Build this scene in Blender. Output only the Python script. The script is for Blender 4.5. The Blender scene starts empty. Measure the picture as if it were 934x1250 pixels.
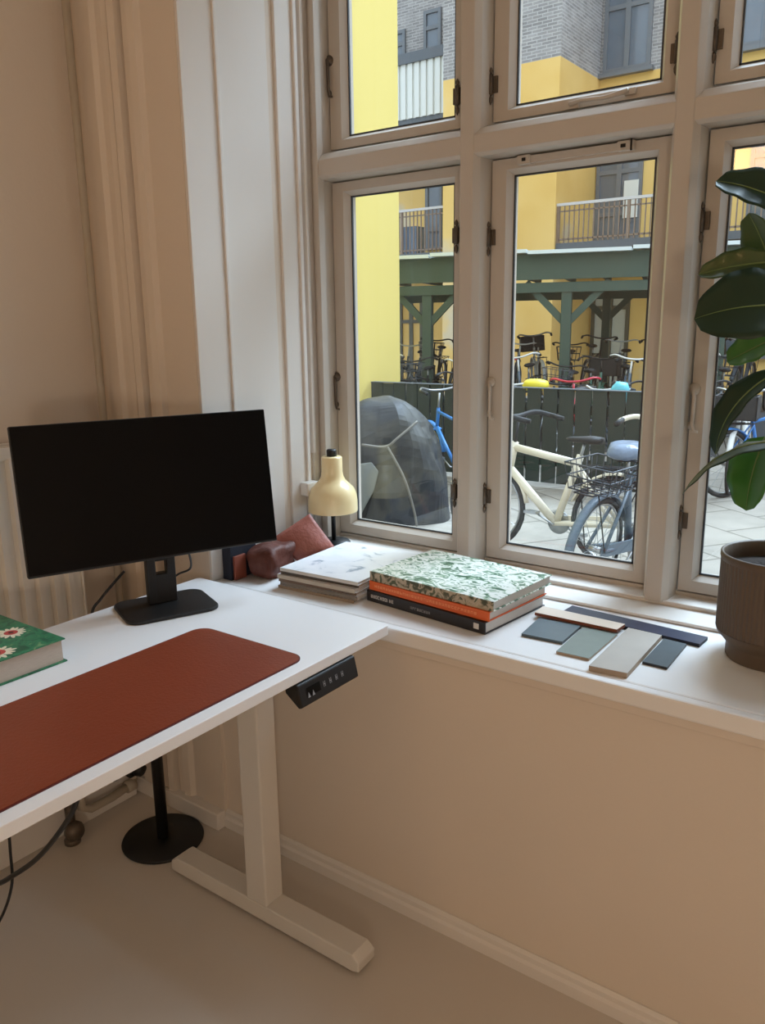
import bpy, bmesh, math, random
from mathutils import Vector, Matrix, noise
PI = math.pi
sc = bpy.context.scene
col = sc.collection
random.seed(7)

# ------------------------------------------------------------------ materials
def lin(c):
    return tuple(((v/12.92) if v <= .04045 else ((v+.055)/1.055)**2.4) for v in c)
def rgb(r, g, b):
    return lin((r/255, g/255, b/255)) + (1,)

def mat(name, c, rough=.6, metal=0, spec=.5, var=0, scale=8, bump=0, bscale=40, coat=0, aniso=(1,1,1)):
    m = bpy.data.materials.new(name); m.use_nodes = True
    nt = m.node_tree; N = nt.nodes; L = nt.links; b = N['Principled BSDF']
    b.inputs['Base Color'].default_value = c
    b.inputs['Roughness'].default_value = rough
    b.inputs['Metallic'].default_value = metal
    b.inputs['Specular IOR Level'].default_value = spec
    b.inputs['Coat Weight'].default_value = coat
    tc = N.new('ShaderNodeTexCoord'); mp = N.new('ShaderNodeMapping'); mp.inputs['Scale'].default_value = aniso
    L.new(tc.outputs['Object'], mp.inputs['Vector'])
    nz = N.new('ShaderNodeTexNoise'); nz.inputs['Scale'].default_value = scale; nz.inputs['Detail'].default_value = 5
    L.new(mp.outputs['Vector'], nz.inputs['Vector'])
    hs = N.new('ShaderNodeMix'); hs.data_type = 'RGBA'
    v = var if var else .03
    hs.inputs['A'].default_value = tuple(x*(1-v) for x in c[:3]) + (1,)
    hs.inputs['B'].default_value = tuple(min(1, x*(1+v)) for x in c[:3]) + (1,)
    L.new(nz.outputs['Fac'], hs.inputs['Factor']); L.new(hs.outputs['Result'], b.inputs['Base Color'])
    if bump:
        n2 = N.new('ShaderNodeTexNoise'); n2.inputs['Scale'].default_value = bscale; n2.inputs['Detail'].default_value = 4
        L.new(mp.outputs['Vector'], n2.inputs['Vector'])
        bp = N.new('ShaderNodeBump'); bp.inputs['Strength'].default_value = bump; bp.inputs['Distance'].default_value = .01
        L.new(n2.outputs['Fac'], bp.inputs['Height']); L.new(bp.outputs['Normal'], b.inputs['Normal'])
    return m

def ramp_mat(name, stops, tex='noise', scale=8, rough=.6, detail=4, bump=0, aniso=(1,1,1), dist=0, const=False):
    m = bpy.data.materials.new(name); m.use_nodes = True
    nt = m.node_tree; N = nt.nodes; L = nt.links; b = N['Principled BSDF']
    b.inputs['Roughness'].default_value = rough
    tc = N.new('ShaderNodeTexCoord'); mp = N.new('ShaderNodeMapping'); mp.inputs['Scale'].default_value = aniso
    L.new(tc.outputs['Object'], mp.inputs['Vector'])
    if tex == 'noise':
        t = N.new('ShaderNodeTexNoise'); t.inputs['Scale'].default_value = scale; t.inputs['Detail'].default_value = detail
        t.inputs['Distortion'].default_value = dist; out = t.outputs['Fac']
    else:
        t = N.new('ShaderNodeTexVoronoi'); t.inputs['Scale'].default_value = scale; out = t.outputs['Distance']
    L.new(mp.outputs['Vector'], t.inputs['Vector'])
    r = N.new('ShaderNodeValToRGB'); r.color_ramp.interpolation = 'CONSTANT' if const else 'LINEAR'
    el = r.color_ramp.elements
    el[0].position, el[0].color = stops[0]; el[1].position, el[1].color = stops[1]
    for p, c in stops[2:]:
        e = el.new(p); e.color = c
    L.new(out, r.inputs['Fac']); L.new(r.outputs['Color'], b.inputs['Base Color'])
    if bump:
        bp = N.new('ShaderNodeBump'); bp.inputs['Strength'].default_value = bump; bp.inputs['Distance'].default_value = .01
        L.new(out, bp.inputs['Height']); L.new(bp.outputs['Normal'], b.inputs['Normal'])
    return m

def brick_mat(name, c1, c2, mortar, scale, bw, bh, ms, vertical=True, rough=.85, offset=.5, rot=0, bump=.3):
    m = bpy.data.materials.new(name); m.use_nodes = True
    nt = m.node_tree; N = nt.nodes; L = nt.links; b = N['Principled BSDF']
    b.inputs['Roughness'].default_value = rough
    tc = N.new('ShaderNodeTexCoord'); mp = N.new('ShaderNodeMapping')
    if vertical:   # lay x+y along the courses, z up
        sx = N.new('ShaderNodeSeparateXYZ'); L.new(tc.outputs['Object'], sx.inputs[0])
        ad = N.new('ShaderNodeMath'); L.new(sx.outputs['X'], ad.inputs[0]); L.new(sx.outputs['Y'], ad.inputs[1])
        cx = N.new('ShaderNodeCombineXYZ'); L.new(ad.outputs[0], cx.inputs['X']); L.new(sx.outputs['Z'], cx.inputs['Y'])
        L.new(cx.outputs[0], mp.inputs['Vector'])
    else:
        L.new(tc.outputs['Object'], mp.inputs['Vector'])
        mp.inputs['Rotation'].default_value = (0, 0, rot)
    t = N.new('ShaderNodeTexBrick'); L.new(mp.outputs['Vector'], t.inputs['Vector'])
    t.inputs['Color1'].default_value = c1; t.inputs['Color2'].default_value = c2; t.inputs['Mortar'].default_value = mortar
    t.inputs['Scale'].default_value = scale; t.inputs['Brick Width'].default_value = bw; t.inputs['Row Height'].default_value = bh
    t.inputs['Mortar Size'].default_value = ms; t.offset = offset
    nz = N.new('ShaderNodeTexNoise'); nz.inputs['Scale'].default_value = 3; nz.inputs['Detail'].default_value = 6
    L.new(tc.outputs['Object'], nz.inputs['Vector'])
    mx = N.new('ShaderNodeMix'); mx.data_type = 'RGBA'; mx.blend_type = 'OVERLAY'; mx.inputs['Factor'].default_value = .35
    L.new(t.outputs['Color'], mx.inputs['A']); L.new(nz.outputs['Fac'], mx.inputs['B'])
    L.new(mx.outputs['Result'], b.inputs['Base Color'])
    bp = N.new('ShaderNodeBump'); bp.inputs['Strength'].default_value = bump; bp.inputs['Distance'].default_value = .01; bp.invert = True
    L.new(t.outputs['Fac'], bp.inputs['Height']); L.new(bp.outputs['Normal'], b.inputs['Normal'])
    return m

def glass_mat(name, tint=(1,1,1,1), ior=1.45):
    m = bpy.data.materials.new(name); m.use_nodes = True
    nt = m.node_tree; N = nt.nodes; L = nt.links; N.remove(N['Principled BSDF'])
    o = N['Material Output']; tr = N.new('ShaderNodeBsdfTransparent'); tr.inputs['Color'].default_value = tint
    gl = N.new('ShaderNodeBsdfGlossy'); gl.inputs['Roughness'].default_value = .01
    # Schlick reflectance, the same from both sides of the pane
    fr = N.new('ShaderNodeLayerWeight'); fr.inputs['Blend'].default_value = .5
    pw = N.new('ShaderNodeMath'); pw.operation = 'POWER'; pw.inputs[1].default_value = 5; L.new(fr.outputs['Facing'], pw.inputs[0])
    ma = N.new('ShaderNodeMath'); ma.operation = 'MULTIPLY_ADD'; ma.inputs[1].default_value = .96; ma.inputs[2].default_value = .04; L.new(pw.outputs[0], ma.inputs[0])
    mx = N.new('ShaderNodeMixShader'); L.new(ma.outputs[0], mx.inputs[0]); L.new(tr.outputs[0], mx.inputs[1]); L.new(gl.outputs[0], mx.inputs[2])
    L.new(mx.outputs[0], o.inputs['Surface'])
    return m

def emit_mat(name, c, s):
    m = bpy.data.materials.new(name); m.use_nodes = True
    b = m.node_tree.nodes['Principled BSDF']; b.inputs['Base Color'].default_value = c
    b.inputs['Emission Color'].default_value = c; b.inputs['Emission Strength'].default_value = s
    return m

M = {}
M['wall'] = mat('wall_paint', rgb(222, 211, 198), .7, var=.02, scale=3, bump=.05, bscale=60)
M['gloss'] = mat('white_gloss_paint', rgb(226, 222, 217), .35, var=.015, scale=5, bump=.03, bscale=30)
M['frame_paint'] = mat('window_frame_paint', rgb(196, 188, 178), .38, var=.02, scale=5, bump=.03, bscale=30)
M['sill'] = mat('sill_paint', rgb(236, 236, 236), .3, var=.01, scale=3)
M['ceil'] = mat('ceiling_paint', rgb(225, 220, 212), .8)
M['floor'] = mat('floor_paint', rgb(206, 198, 188), .42, var=.06, scale=1.3, bump=.03, bscale=14)
M['gap'] = mat('dark_gap', rgb(58, 50, 44), .8)
M['seal'] = mat('glazing_seal', rgb(60, 66, 72), .5)
M['glass'] = glass_mat('window_glass')
M['brass'] = mat('aged_brass', rgb(98, 88, 78), .45, metal=.5, var=.2, scale=60)
M['white_metal'] = mat('white_steel', rgb(216, 212, 205), .4, var=.01)
M['desk'] = mat('white_laminate', rgb(236, 235, 235), .38, var=.008, scale=3)
M['desk_edge'] = mat('laminate_edge', rgb(214, 208, 200), .45)
M['pad'] = mat('brown_leather', rgb(128, 56, 30), .42, var=.12, scale=5, bump=.12, bscale=160)
M['pad_edge'] = mat('burgundy_edge', rgb(84, 22, 18), .5)
M['black'] = mat('black_plastic', rgb(17, 17, 18), .5)
M['screen'] = mat('black_screen', rgb(4, 5, 7), .3, spec=.18)
M['black_metal'] = mat('black_metal', rgb(14, 14, 15), .5)
M['rad'] = mat('radiator_enamel', rgb(226, 220, 210), .38, var=.01)
M['pipe'] = mat('painted_pipe', rgb(176, 166, 150), .45, var=.08, scale=30)
M['cream'] = mat('cream_enamel', rgb(243, 221, 170), .28, var=.01, coat=.4)
M['bag'] = mat('pink_brown_leather', rgb(162, 98, 86), .5, var=.1, scale=14, bump=.2, bscale=90)
M['bag_dark'] = mat('dark_brown_leather', rgb(92, 46, 34), .6, var=.25, scale=22, bump=.4, bscale=50)
M['navy'] = mat('navy_cloth', rgb(26, 30, 44), .7, var=.1)
M['rust'] = mat('rust_cloth', rgb(136, 70, 52), .7, var=.1)
M['paper'] = mat('page_edges', rgb(188, 178, 168), .8, var=.22, scale=60, aniso=(1, 1, 16))
M['paper2'] = mat('white_page_edges', rgb(206, 202, 196), .8, var=.16, scale=60, aniso=(1, 1, 16))
M['orange'] = mat('orange_cover', rgb(226, 104, 46), .45, var=.04)
M['print_orange'] = mat('pale_orange_print', rgb(248, 160, 104), .5)
M['bookblack'] = mat('black_cover', rgb(36, 34, 36), .45)
M['print_white'] = mat('white_print', rgb(222, 220, 216), .5)
M['print_grey'] = mat('grey_print', rgb(150, 150, 152), .5)
M['leafcover'] = ramp_mat('botanical_cover', [(0, rgb(30, 62, 52)), (.36, rgb(60, 104, 80)), (.43, rgb(142, 172, 146)), (.485, rgb(226, 230, 222)),
        (.6, rgb(232, 235, 230)), (.63, rgb(130, 165, 135)), (.68, rgb(70, 108, 88))], scale=30, rough=.35, detail=3, dist=1.2, aniso=(1.0, 1.6, 1))
M['spinecover'] = ramp_mat('botanical_spine', [(0, rgb(40, 46, 34)), (.42, rgb(84, 86, 62)), (.5, rgb(176, 164, 140)), (.6, rgb(190, 176, 154)), (.66, rgb(90, 96, 70))], scale=40, rough=.5, detail=2, dist=1)
M['magcover'] = ramp_mat('white_cover_print', [(0, rgb(90, 110, 130)), (.33, rgb(140, 155, 172)), (.40, rgb(230, 232, 236)), (.7, rgb(240, 241, 243))], scale=16, rough=.3, detail=6, dist=.8)
M['green'] = ramp_mat('green_cover', [(0, rgb(20, 56, 42)), (.4, rgb(34, 98, 70)), (.52, rgb(52, 132, 92)), (.6, rgb(44, 112, 78)), (.7, rgb(120, 160, 110))], scale=26, rough=.4, detail=3, dist=2)
M['petal'] = mat('cream_petals', rgb(232, 222, 194), .5)
M['petal_red'] = mat('red_flower_ring', rgb(190, 74, 70), .5)
M['petal_core'] = mat('dark_flower_core', rgb(86, 34, 26), .5)
M['t_bluegrey'] = mat('bluegrey_sample', rgb(96, 112, 120), .35, var=.12, scale=30)
M['t_sage'] = mat('sage_sample', rgb(128, 140, 134), .4, var=.08, scale=40)
M['t_light'] = mat('light_grey_sample', rgb(178, 172, 164), .45, var=.1, scale=18)
M['t_dark'] = mat('slate_sample', rgb(72, 84, 90), .4, var=.12, scale=40)
M['t_navy'] = mat('navy_sample', rgb(44, 52, 76), .35, var=.25, scale=40)
M['t_wood'] = mat('pale_wood_sample', rgb(232, 218, 202), .5, var=.06, scale=14, aniso=(1, 12, 1))
M['t_wood_end'] = mat('brown_wood_end', rgb(120, 66, 44), .6, var=.2)
M['t_edge'] = mat('tan_sample_edge', rgb(160, 142, 122), .6)
M['pot'] = mat('brown_stoneware', rgb(94, 80, 66), .5, var=.25, scale=7, aniso=(1, 1, .25), bump=.1, bscale=60)
M['soil'] = mat('potting_soil', rgb(42, 30, 22), .95, var=.4, scale=60, bump=1, bscale=80)
M['leaf_dark'] = mat('dark_leaf', rgb(32, 56, 38), .42, var=.12, scale=8, spec=.35)
M['leaf_mid'] = mat('olive_leaf', rgb(62, 84, 42), .3, var=.15, scale=8, coat=.1)
M['leaf_bright'] = mat('fresh_leaf', rgb(62, 120, 48), .3, var=.1, scale=8, coat=.1)
M['midrib'] = mat('leaf_midrib', rgb(110, 132, 78), .4)
M['stem'] = mat('plant_stem', rgb(92, 74, 52), .7, var=.2, scale=30)
M['socket'] = mat('socket_plastic', rgb(232, 230, 225), .35)
# outside
M['yellow'] = mat('pale_yellow_render', rgb(222, 199, 114), .9, var=.04, scale=.9)
M['ochre'] = ramp_mat('ochre_render', [(0, rgb(190, 146, 76)), (.4, rgb(214, 174, 98)), (.6, rgb(224, 188, 116)), (.68, rgb(206, 190, 160))], scale=.55, rough=.9, detail=8)
M['brick'] = brick_mat('grey_brick', rgb(150, 145, 143), rgb(126, 122, 121), rgb(172, 168, 164), 1, .24, .07, .010)
M['paver'] = brick_mat('courtyard_paving', rgb(150, 144, 134), rgb(140, 134, 125), rgb(106, 100, 90), 1, .62, .62, .012, vertical=False, rot=.6, offset=.5, bump=.2)
M['green_wood'] = mat('green_painted_wood', rgb(66, 84, 74), .6, var=.12, scale=6)
M['fence'] = mat('dark_green_boards', rgb(44, 52, 46), .75, var=.2, scale=5, aniso=(6, 6, .6))
M['roofpanel'] = mat('pale_roof_sheet', rgb(212, 220, 222), .3)
M['frame_grey'] = mat('grey_window_wood', rgb(104, 108, 112), .5)
M['frame_green'] = mat('dark_door_wood', rgb(78, 76, 62), .6, var=.1)
M['pane'] = mat('far_window_pane', rgb(96, 106, 116), .08, spec=.8, var=.3, scale=1.2)
M['pane_light'] = mat('curtained_pane', rgb(178, 180, 170), .3, var=.1, scale=2)
M['rail'] = mat('balcony_rail', rgb(128, 108, 92), .5)
M['handrail'] = mat('pale_handrail', rgb(190, 184, 180), .4)
M['corr'] = mat('white_sheet', rgb(214, 214, 208), .4)
M['lead'] = mat('grey_flashing', rgb(84, 90, 96), .5)
M['rubber'] = mat('tyre_rubber', rgb(34, 35, 37), .7)
M['steel'] = mat('bicycle_steel', rgb(168, 170, 172), .3, metal=.8)
M['fr_black'] = mat('black_bicycle_paint', rgb(32, 34, 38), .35)
M['fr_blue'] = mat('blue_bicycle_paint', rgb(50, 120, 190), .35)
M['fr_red'] = mat('red_bicycle_paint', rgb(190, 44, 62), .35)
M['fr_white'] = mat('white_bicycle_paint', rgb(215, 215, 212), .35)
M['fr_green'] = mat('green_bicycle_paint', rgb(60, 100, 84), .35)
M['fr_slate'] = mat('slate_bicycle_paint', rgb(78, 92, 106), .4)
M['fr_cream'] = mat('cream_bicycle_paint', rgb(214, 204, 182), .5, var=.1, scale=12)
M['cover_blue'] = mat('saddle_cover_plastic', rgb(108, 122, 142), .3, bump=.5, bscale=30)
M['basketweave'] = mat('basket_wire', rgb(70, 74, 80), .4, metal=.5)
M['yel_bag'] = mat('yellow_plastic', rgb(236, 216, 60), .5)
M['cyan_bag'] = mat('turquoise_plastic', rgb(100, 190, 205), .5)
M['tarp'] = ramp_mat('charcoal_tarp', [(0, rgb(22, 23, 25)), (.42, rgb(30, 31, 32)), (.50, rgb(58, 57, 52)), (.58, rgb(38, 42, 48)), (.75, rgb(26, 27, 30))], scale=2.2, rough=.6, detail=6, dist=.6)
M['tarp_pale'] = mat('translucent_sheet', rgb(104, 106, 100), .5, var=.15, scale=5, bump=.4, bscale=8)
M['strap'] = mat('pale_strap', rgb(112, 108, 100), .6)
M['lampglow'] = emit_mat('lamp_glass_glow', (1.0, .60, .28, 1), 15)
M['fillglow'] = emit_mat('added_lamp_glow', (1.0, .80, .62, 1), 50)

# ------------------------------------------------------------------ mesh builder
class MB:
    def __init__(s): s.v = []; s.f = []; s.m = []; s.mi = 0; s.sm = []; s.smooth = False
    def add(s, vs, fs):
        o = len(s.v); s.v += [tuple(v) for v in vs]
        for f in fs:
            s.f.append(tuple(i+o for i in f)); s.m.append(s.mi); s.sm.append(s.smooth)
        return s
    def mat(s, i): s.mi = i; return s
    def box(s, x0, x1, y0, y1, z0, z1):
        x0, x1 = sorted((x0, x1)); y0, y1 = sorted((y0, y1)); z0, z1 = sorted((z0, z1))
        return s.add([(x0,y0,z0),(x1,y0,z0),(x1,y1,z0),(x0,y1,z0),(x0,y0,z1),(x1,y0,z1),(x1,y1,z1),(x0,y1,z1)],
              [(0,3,2,1),(4,5,6,7),(0,1,5,4),(1,2,6,5),(2,3,7,6),(3,0,4,7)])
    def obox(s, c, size, mtx=None):
        hx, hy, hz = (q/2 for q in size)
        vs = [Vector((sx*hx, sy*hy, sz*hz)) for sz in (-1,1) for (sx,sy) in ((-1,-1),(1,-1),(1,1),(-1,1))]
        if mtx is not None: vs = [mtx @ v for v in vs]
        c = Vector(c)
        return s.add([v+c for v in vs], [(0,3,2,1),(4,5,6,7),(0,1,5,4),(1,2,6,5),(2,3,7,6),(3,0,4,7)])
    def prism(s, poly, z0, z1, axis='z'):      # counter-clockwise polygon in xy
        n = len(poly)
        def P(a, b, h): return {'z': (a, b, h), 'x': (h, a, b), 'y': (a, h, b)}[axis]
        vs = [P(a, b, z0) for a, b in poly] + [P(a, b, z1) for a, b in poly]
        fs = [tuple(range(n))[::-1], tuple(range(n, 2*n))] + [(i, (i+1)%n, (i+1)%n+n, i+n) for i in range(n)]
        if axis == 'y': fs = [f[::-1] for f in fs]
        return s.add(vs, fs)
    def tube(s, pts, r, n=8, closed=False, cap=True):
        pts = [Vector(p) for p in pts]; N = len(pts)
        rs = r if isinstance(r, (list, tuple)) else [r]*N
        sm = s.smooth; s.smooth = True
        up = None; rings = []
        for i, p in enumerate(pts):
            a = pts[i-1] if (i > 0 or closed) else p; b = pts[(i+1) % N] if (i < N-1 or closed) else p
            t = (b-a)
            t = t.normalized() if t.length > 1e-9 else Vector((0,0,1))
            if up is None:
                up = Vector((0,0,1)) if abs(t.z) < .9 else Vector((1,0,0))
            u = t.cross(up)
            if u.length < 1e-6: u = t.orthogonal()
            u.normalize(); w = u.cross(t).normalized(); up = w
            rings.append([p + (u*math.cos(2*PI*k/n) + w*math.sin(2*PI*k/n))*rs[i] for k in range(n)])
        vs = [v for R in rings for v in R]; fs = []
        for i in range(N if closed else N-1):
            j = (i+1) % N
            for k in range(n): fs.append((i*n+k, i*n+(k+1)%n, j*n+(k+1)%n, j*n+k))
        if cap and not closed:
            fs.append(tuple(range(n))[::-1]); fs.append(tuple((N-1)*n+k for k in range(n)))
        s.add(vs, fs); s.smooth = sm; return s
    def lathe(s, prof, c=(0,0,0), n=32, ax=None, ribs=None):
        """prof: (r, h) list"""
        sm = s.smooth; s.smooth = ribs is None
        Rm = Vector((0,0,1)).rotation_difference(Vector(ax)).to_matrix() if ax else Matrix.Identity(3)
        c = Vector(c); vs = []; fs = []
        for i, (r, h) in enumerate(prof):
            for k in range(n):
                rr = r
                if ribs and ribs[0] <= i <= ribs[1]: rr = r - (ribs[2] if k % 2 else 0)
                vs.append(c + Rm @ Vector((rr*math.cos(2*PI*k/n), rr*math.sin(2*PI*k/n), h)))
        for i in range(len(prof)-1):
            for k in range(n): fs.append((i*n+k, i*n+(k+1)%n, (i+1)*n+(k+1)%n, (i+1)*n+k))
        if prof[0][0] > 1e-6: fs.append(tuple(range(n))[::-1])
        if prof[-1][0] > 1e-6: fs.append(tuple((len(prof)-1)*n+k for k in range(n)))
        s.add(vs, fs); s.smooth = sm; return s
    def build(s, name, mats, parent=None, world=False, bevel=0, seg=2, weld=False):
        off = Vector((0,0,0))
        if world and parent is not None:
            p = parent
            while p is not None: off = off + p.location; p = p.parent
        me = bpy.data.meshes.new(name)
        me.from_pydata([tuple(Vector(v)-off) for v in s.v], [], s.f)
        for mm in (mats if isinstance(mats, (list, tuple)) else [mats]): me.materials.append(M[mm] if isinstance(mm, str) else mm)
        me.polygons.foreach_set('material_index', s.m); me.polygons.foreach_set('use_smooth', s.sm)
        me.update()
        o = bpy.data.objects.new(name, me); col.objects.link(o); o.parent = parent
        if bevel:
            b = o.modifiers.new('bevel', 'BEVEL'); b.width = bevel; b.segments = seg; b.limit_method = 'ANGLE'; b.angle_limit = math.radians(40)
            b.harden_normals = False
        return o

def tag(o, label=None, cat=None, group=None, kind=None):
    if label: o['label'] = label
    if cat: o['category'] = cat
    if group: o['group'] = group
    if kind: o['kind'] = kind
    return o
def empty(name, loc=(0,0,0), rz=0, label=None, cat=None, group=None, kind=None):
    o = bpy.data.objects.new(name, None); col.objects.link(o); o.location = loc; o.rotation_euler = (0,0,rz)
    o.empty_display_size = .1
    return tag(o, label, cat, group, kind)
KIDS = {}
def copy_tree(o, parent=None):
    c = o.copy(); col.objects.link(c); c.parent = parent
    for ch in [q for q in bpy.data.objects if q.parent == o]: copy_tree(ch, c)
    return c
def rounded(x0, x1, y0, y1, r, n=8):
    P = []
    for cx, cy, a0 in ((x1-r, y1-r, 0), (x0+r, y1-r, 90), (x0+r, y0+r, 180), (x1-r, y0+r, 270)):
        for k in range(n+1):
            a = math.radians(a0 + 90*k/n); P.append((cx+r*math.cos(a), cy+r*math.sin(a)))
    return P

# ------------------------------------------------------------------ room
XL, YW = -2.09, 1.51           # left wall, window wall (room faces)
XR, YB, ZC = 3.6, -3.2, 3.25
RX0, RX1 = -1.70, -.02         # window recess
YO = 2.175                      # outer face of the window wall
G = -.25                       # courtyard level
W2 = 2.35                      # added second window further along the wall, unseen, for more daylight
ZT = 2.86
def S(name, mb, m, parent=None, **k):
    o = mb.build(name, m, parent, **k)
    if parent is None: o['kind'] = 'structure'
    return o
S('floor', MB().box(XL-.3, XR+.3, YB-.3, YW+.02, -.2, 0), 'floor')
S('ceiling', MB().box(XL-.3, XR+.3, YB-.3, YO, ZC, ZC+.25), 'ceil')
S('wall_left', MB().box(XL-.3, XL, YB-.3, YO, -.2, ZC), 'wall')
S('wall_back', MB().box(XL, XR, YB-.3, YB, -.2, ZC), 'wall')
S('wall_right', MB().box(XR, XR+.3, YB-.3, YO, -.2, ZC), 'wall')
w = MB()
w.box(XL, RX0, YW, YO, G-.2, ZC)                       # left pier
w.box(RX0, RX1, YW, YO, G-.2, .765)                    # parapet
w.box(RX0, RX1, YW, YO, ZT, ZC)                        # head
w.box(RX1, RX0+W2, YW, YO, G-.2, ZC)
w.box(RX0+W2, RX1+W2, YW, YO, G-.2, .765); w.box(RX0+W2, RX1+W2, YW, YO, ZT, ZC)
w.box(RX1+W2, XR, YW, YO, G-.2, ZC)
S('wall_window', w, 'wall')

# casing left of the window recess: a moulded pilaster, floor to ceiling
def casing(xa, d, name):
    # profile offsets from the recess edge, going away from it
    pr = [(0,0),(0,.012),(.100,.012),(.104,.006),(.135,.006),(.145,.020),(.168,.024),(.169,.004),(.177,.004),(.178,.014),(.20,.014),(.201,.002),(.208,.002),(.209,.030),(.232,.034),(.233,.010),(.244,.010),(.245,.026),(.262,.030),(.285,.030),(.298,.040),(.345,.040),(.346,.012),(.356,.012),(.357,.030),(.388,.030),(.388,0)]
    P = [(xa + d*a, YW - b*1.02) for a, b in pr]
    if d < 0: P = P[::-1]
    P = P[::-1]
    S(name, MB().prism(P, .0, ZC), 'wall')
casing(RX0, -1, 'trim_1')
casing(RX1, 1, 'trim_2')
# skirting
def base_profile(x0, x1):
    return [(YW-.0005, 0), (YW-.016, 0), (YW-.016, .028), (YW-.011, .036), (YW-.011, .048), (YW-.004, .055), (YW-.0005, .055)]
b = MB().prism(base_profile(0, 0)[::-1], RX0+.0, RX1, axis='x')
S('baseboard_window', b, 'gloss')
b = MB().box(RX0-.388, RX0, YW-.044, YW-.001, 0, .055)
S('baseboard_pilaster', b, 'gloss', bevel=.004)
b = MB().box(XL+.001, XL+.018, YB, YW-.055, 0, .09).box(XL+.001, XL+.012, YB, YW-.055, .09, .105)
S('baseboard_left', b, 'gloss', bevel=.003)

# panelled reveals
def reveal(x, d, name):
    m = MB()
    # (y0,y1,depth)  depth = how far it stands proud of the masonry
    for y0, y1, t, z0 in ((YW-.012, 1.612, .010, .79), (1.612, 1.624, .016, .79), (1.624, 1.815, .006, .79), (1.846, 1.915, .010, .79), (1.915, 1.93, .018, .79),
                      (1.93, 1.942, .006, .79), (1.942, 1.955, .020, 1.10), (1.955, 1.985, .010, .79)):
        m.box(x, x + d*t, y0, y1, z0, ZT)
    S(name, m, 'gloss', bevel=.002)
    S(name.replace('trim', 'trim_gap'), MB().box(x, x+d*.0015, 1.815, 1.846, .79, ZT), 'wall')
reveal(RX0, 1, 'trim_3'); reveal(RX1, -1, 'trim_4')
S('trim_5', MB().box(RX0, RX1, YW-.012, 1.985, ZT-.012, ZT), 'gloss')

# window sill
sl = MB()
sl.box(RX0-.02, RX1+.02, YW-.026, YW+.001, .752, .790)
sl.box(RX0+.001, RX1-.001, YW, 2.06, .764, .790)
S('window_sill', sl, 'sill', bevel=.005)
S('trim_6', MB().box(RX0, RX1, YW-.012, YW-.0005, .728, .752), 'wall', bevel=.003)

# ---- window joinery
YM, YS, YG = 1.975, 2.045, 2.072
cols = [(-1.662, -1.186, -1.607, -1.238), (-1.112, -.632, -1.056, -.680), (-.556, -.075, -.510, -.130)]
rows = [(.823, 1.918, .866, 1.878), (2.008, 2.80, 2.046, 2.755)]
def hinge(m, x, z, d):
    """small painted brass butt hinge with a finial"""
    m.box(x-.016, x+.016, YS-.006, YS+.001, z-.02, z+.02)
    m.tube([(x, YS-.010, z-.024), (x, YS-.010, z+.024)], .006, 8)
    m.lathe([(0,.0),(.004,.002),(.006,.008),(.003,.014),(0,.018)], (x, YS-.010, z+.024), 8)
    m.lathe([(0,-.026),(.005,-.018),(.006,-.010),(.003,-.002),(0,0)], (x, YS-.010, z-.024), 8)
def hook(m, x, z, d):
    """casement hook hanging off a round plate"""
    m.lathe([(.015,0),(.015,.004),(.008,.006),(.005,.012),(0,.014)], (x, YS, z), 12, ax=(0,-1,0))
    m.tube([(x, YS-.010, z), (x+d*.004, YS-.014, z-.02), (x+d*.003, YS-.012, z-.085), (x+d*.008, YS-.014, z-.10), (x+d*.018, YS-.013, z-.102)], [.005,.0045,.0045,.004,.003], 8)
    m.lathe([(.010,0),(.010,.003),(0,.005)], (x-.004, YS, z-.088), 10, ax=(0,-1,0))
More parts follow.
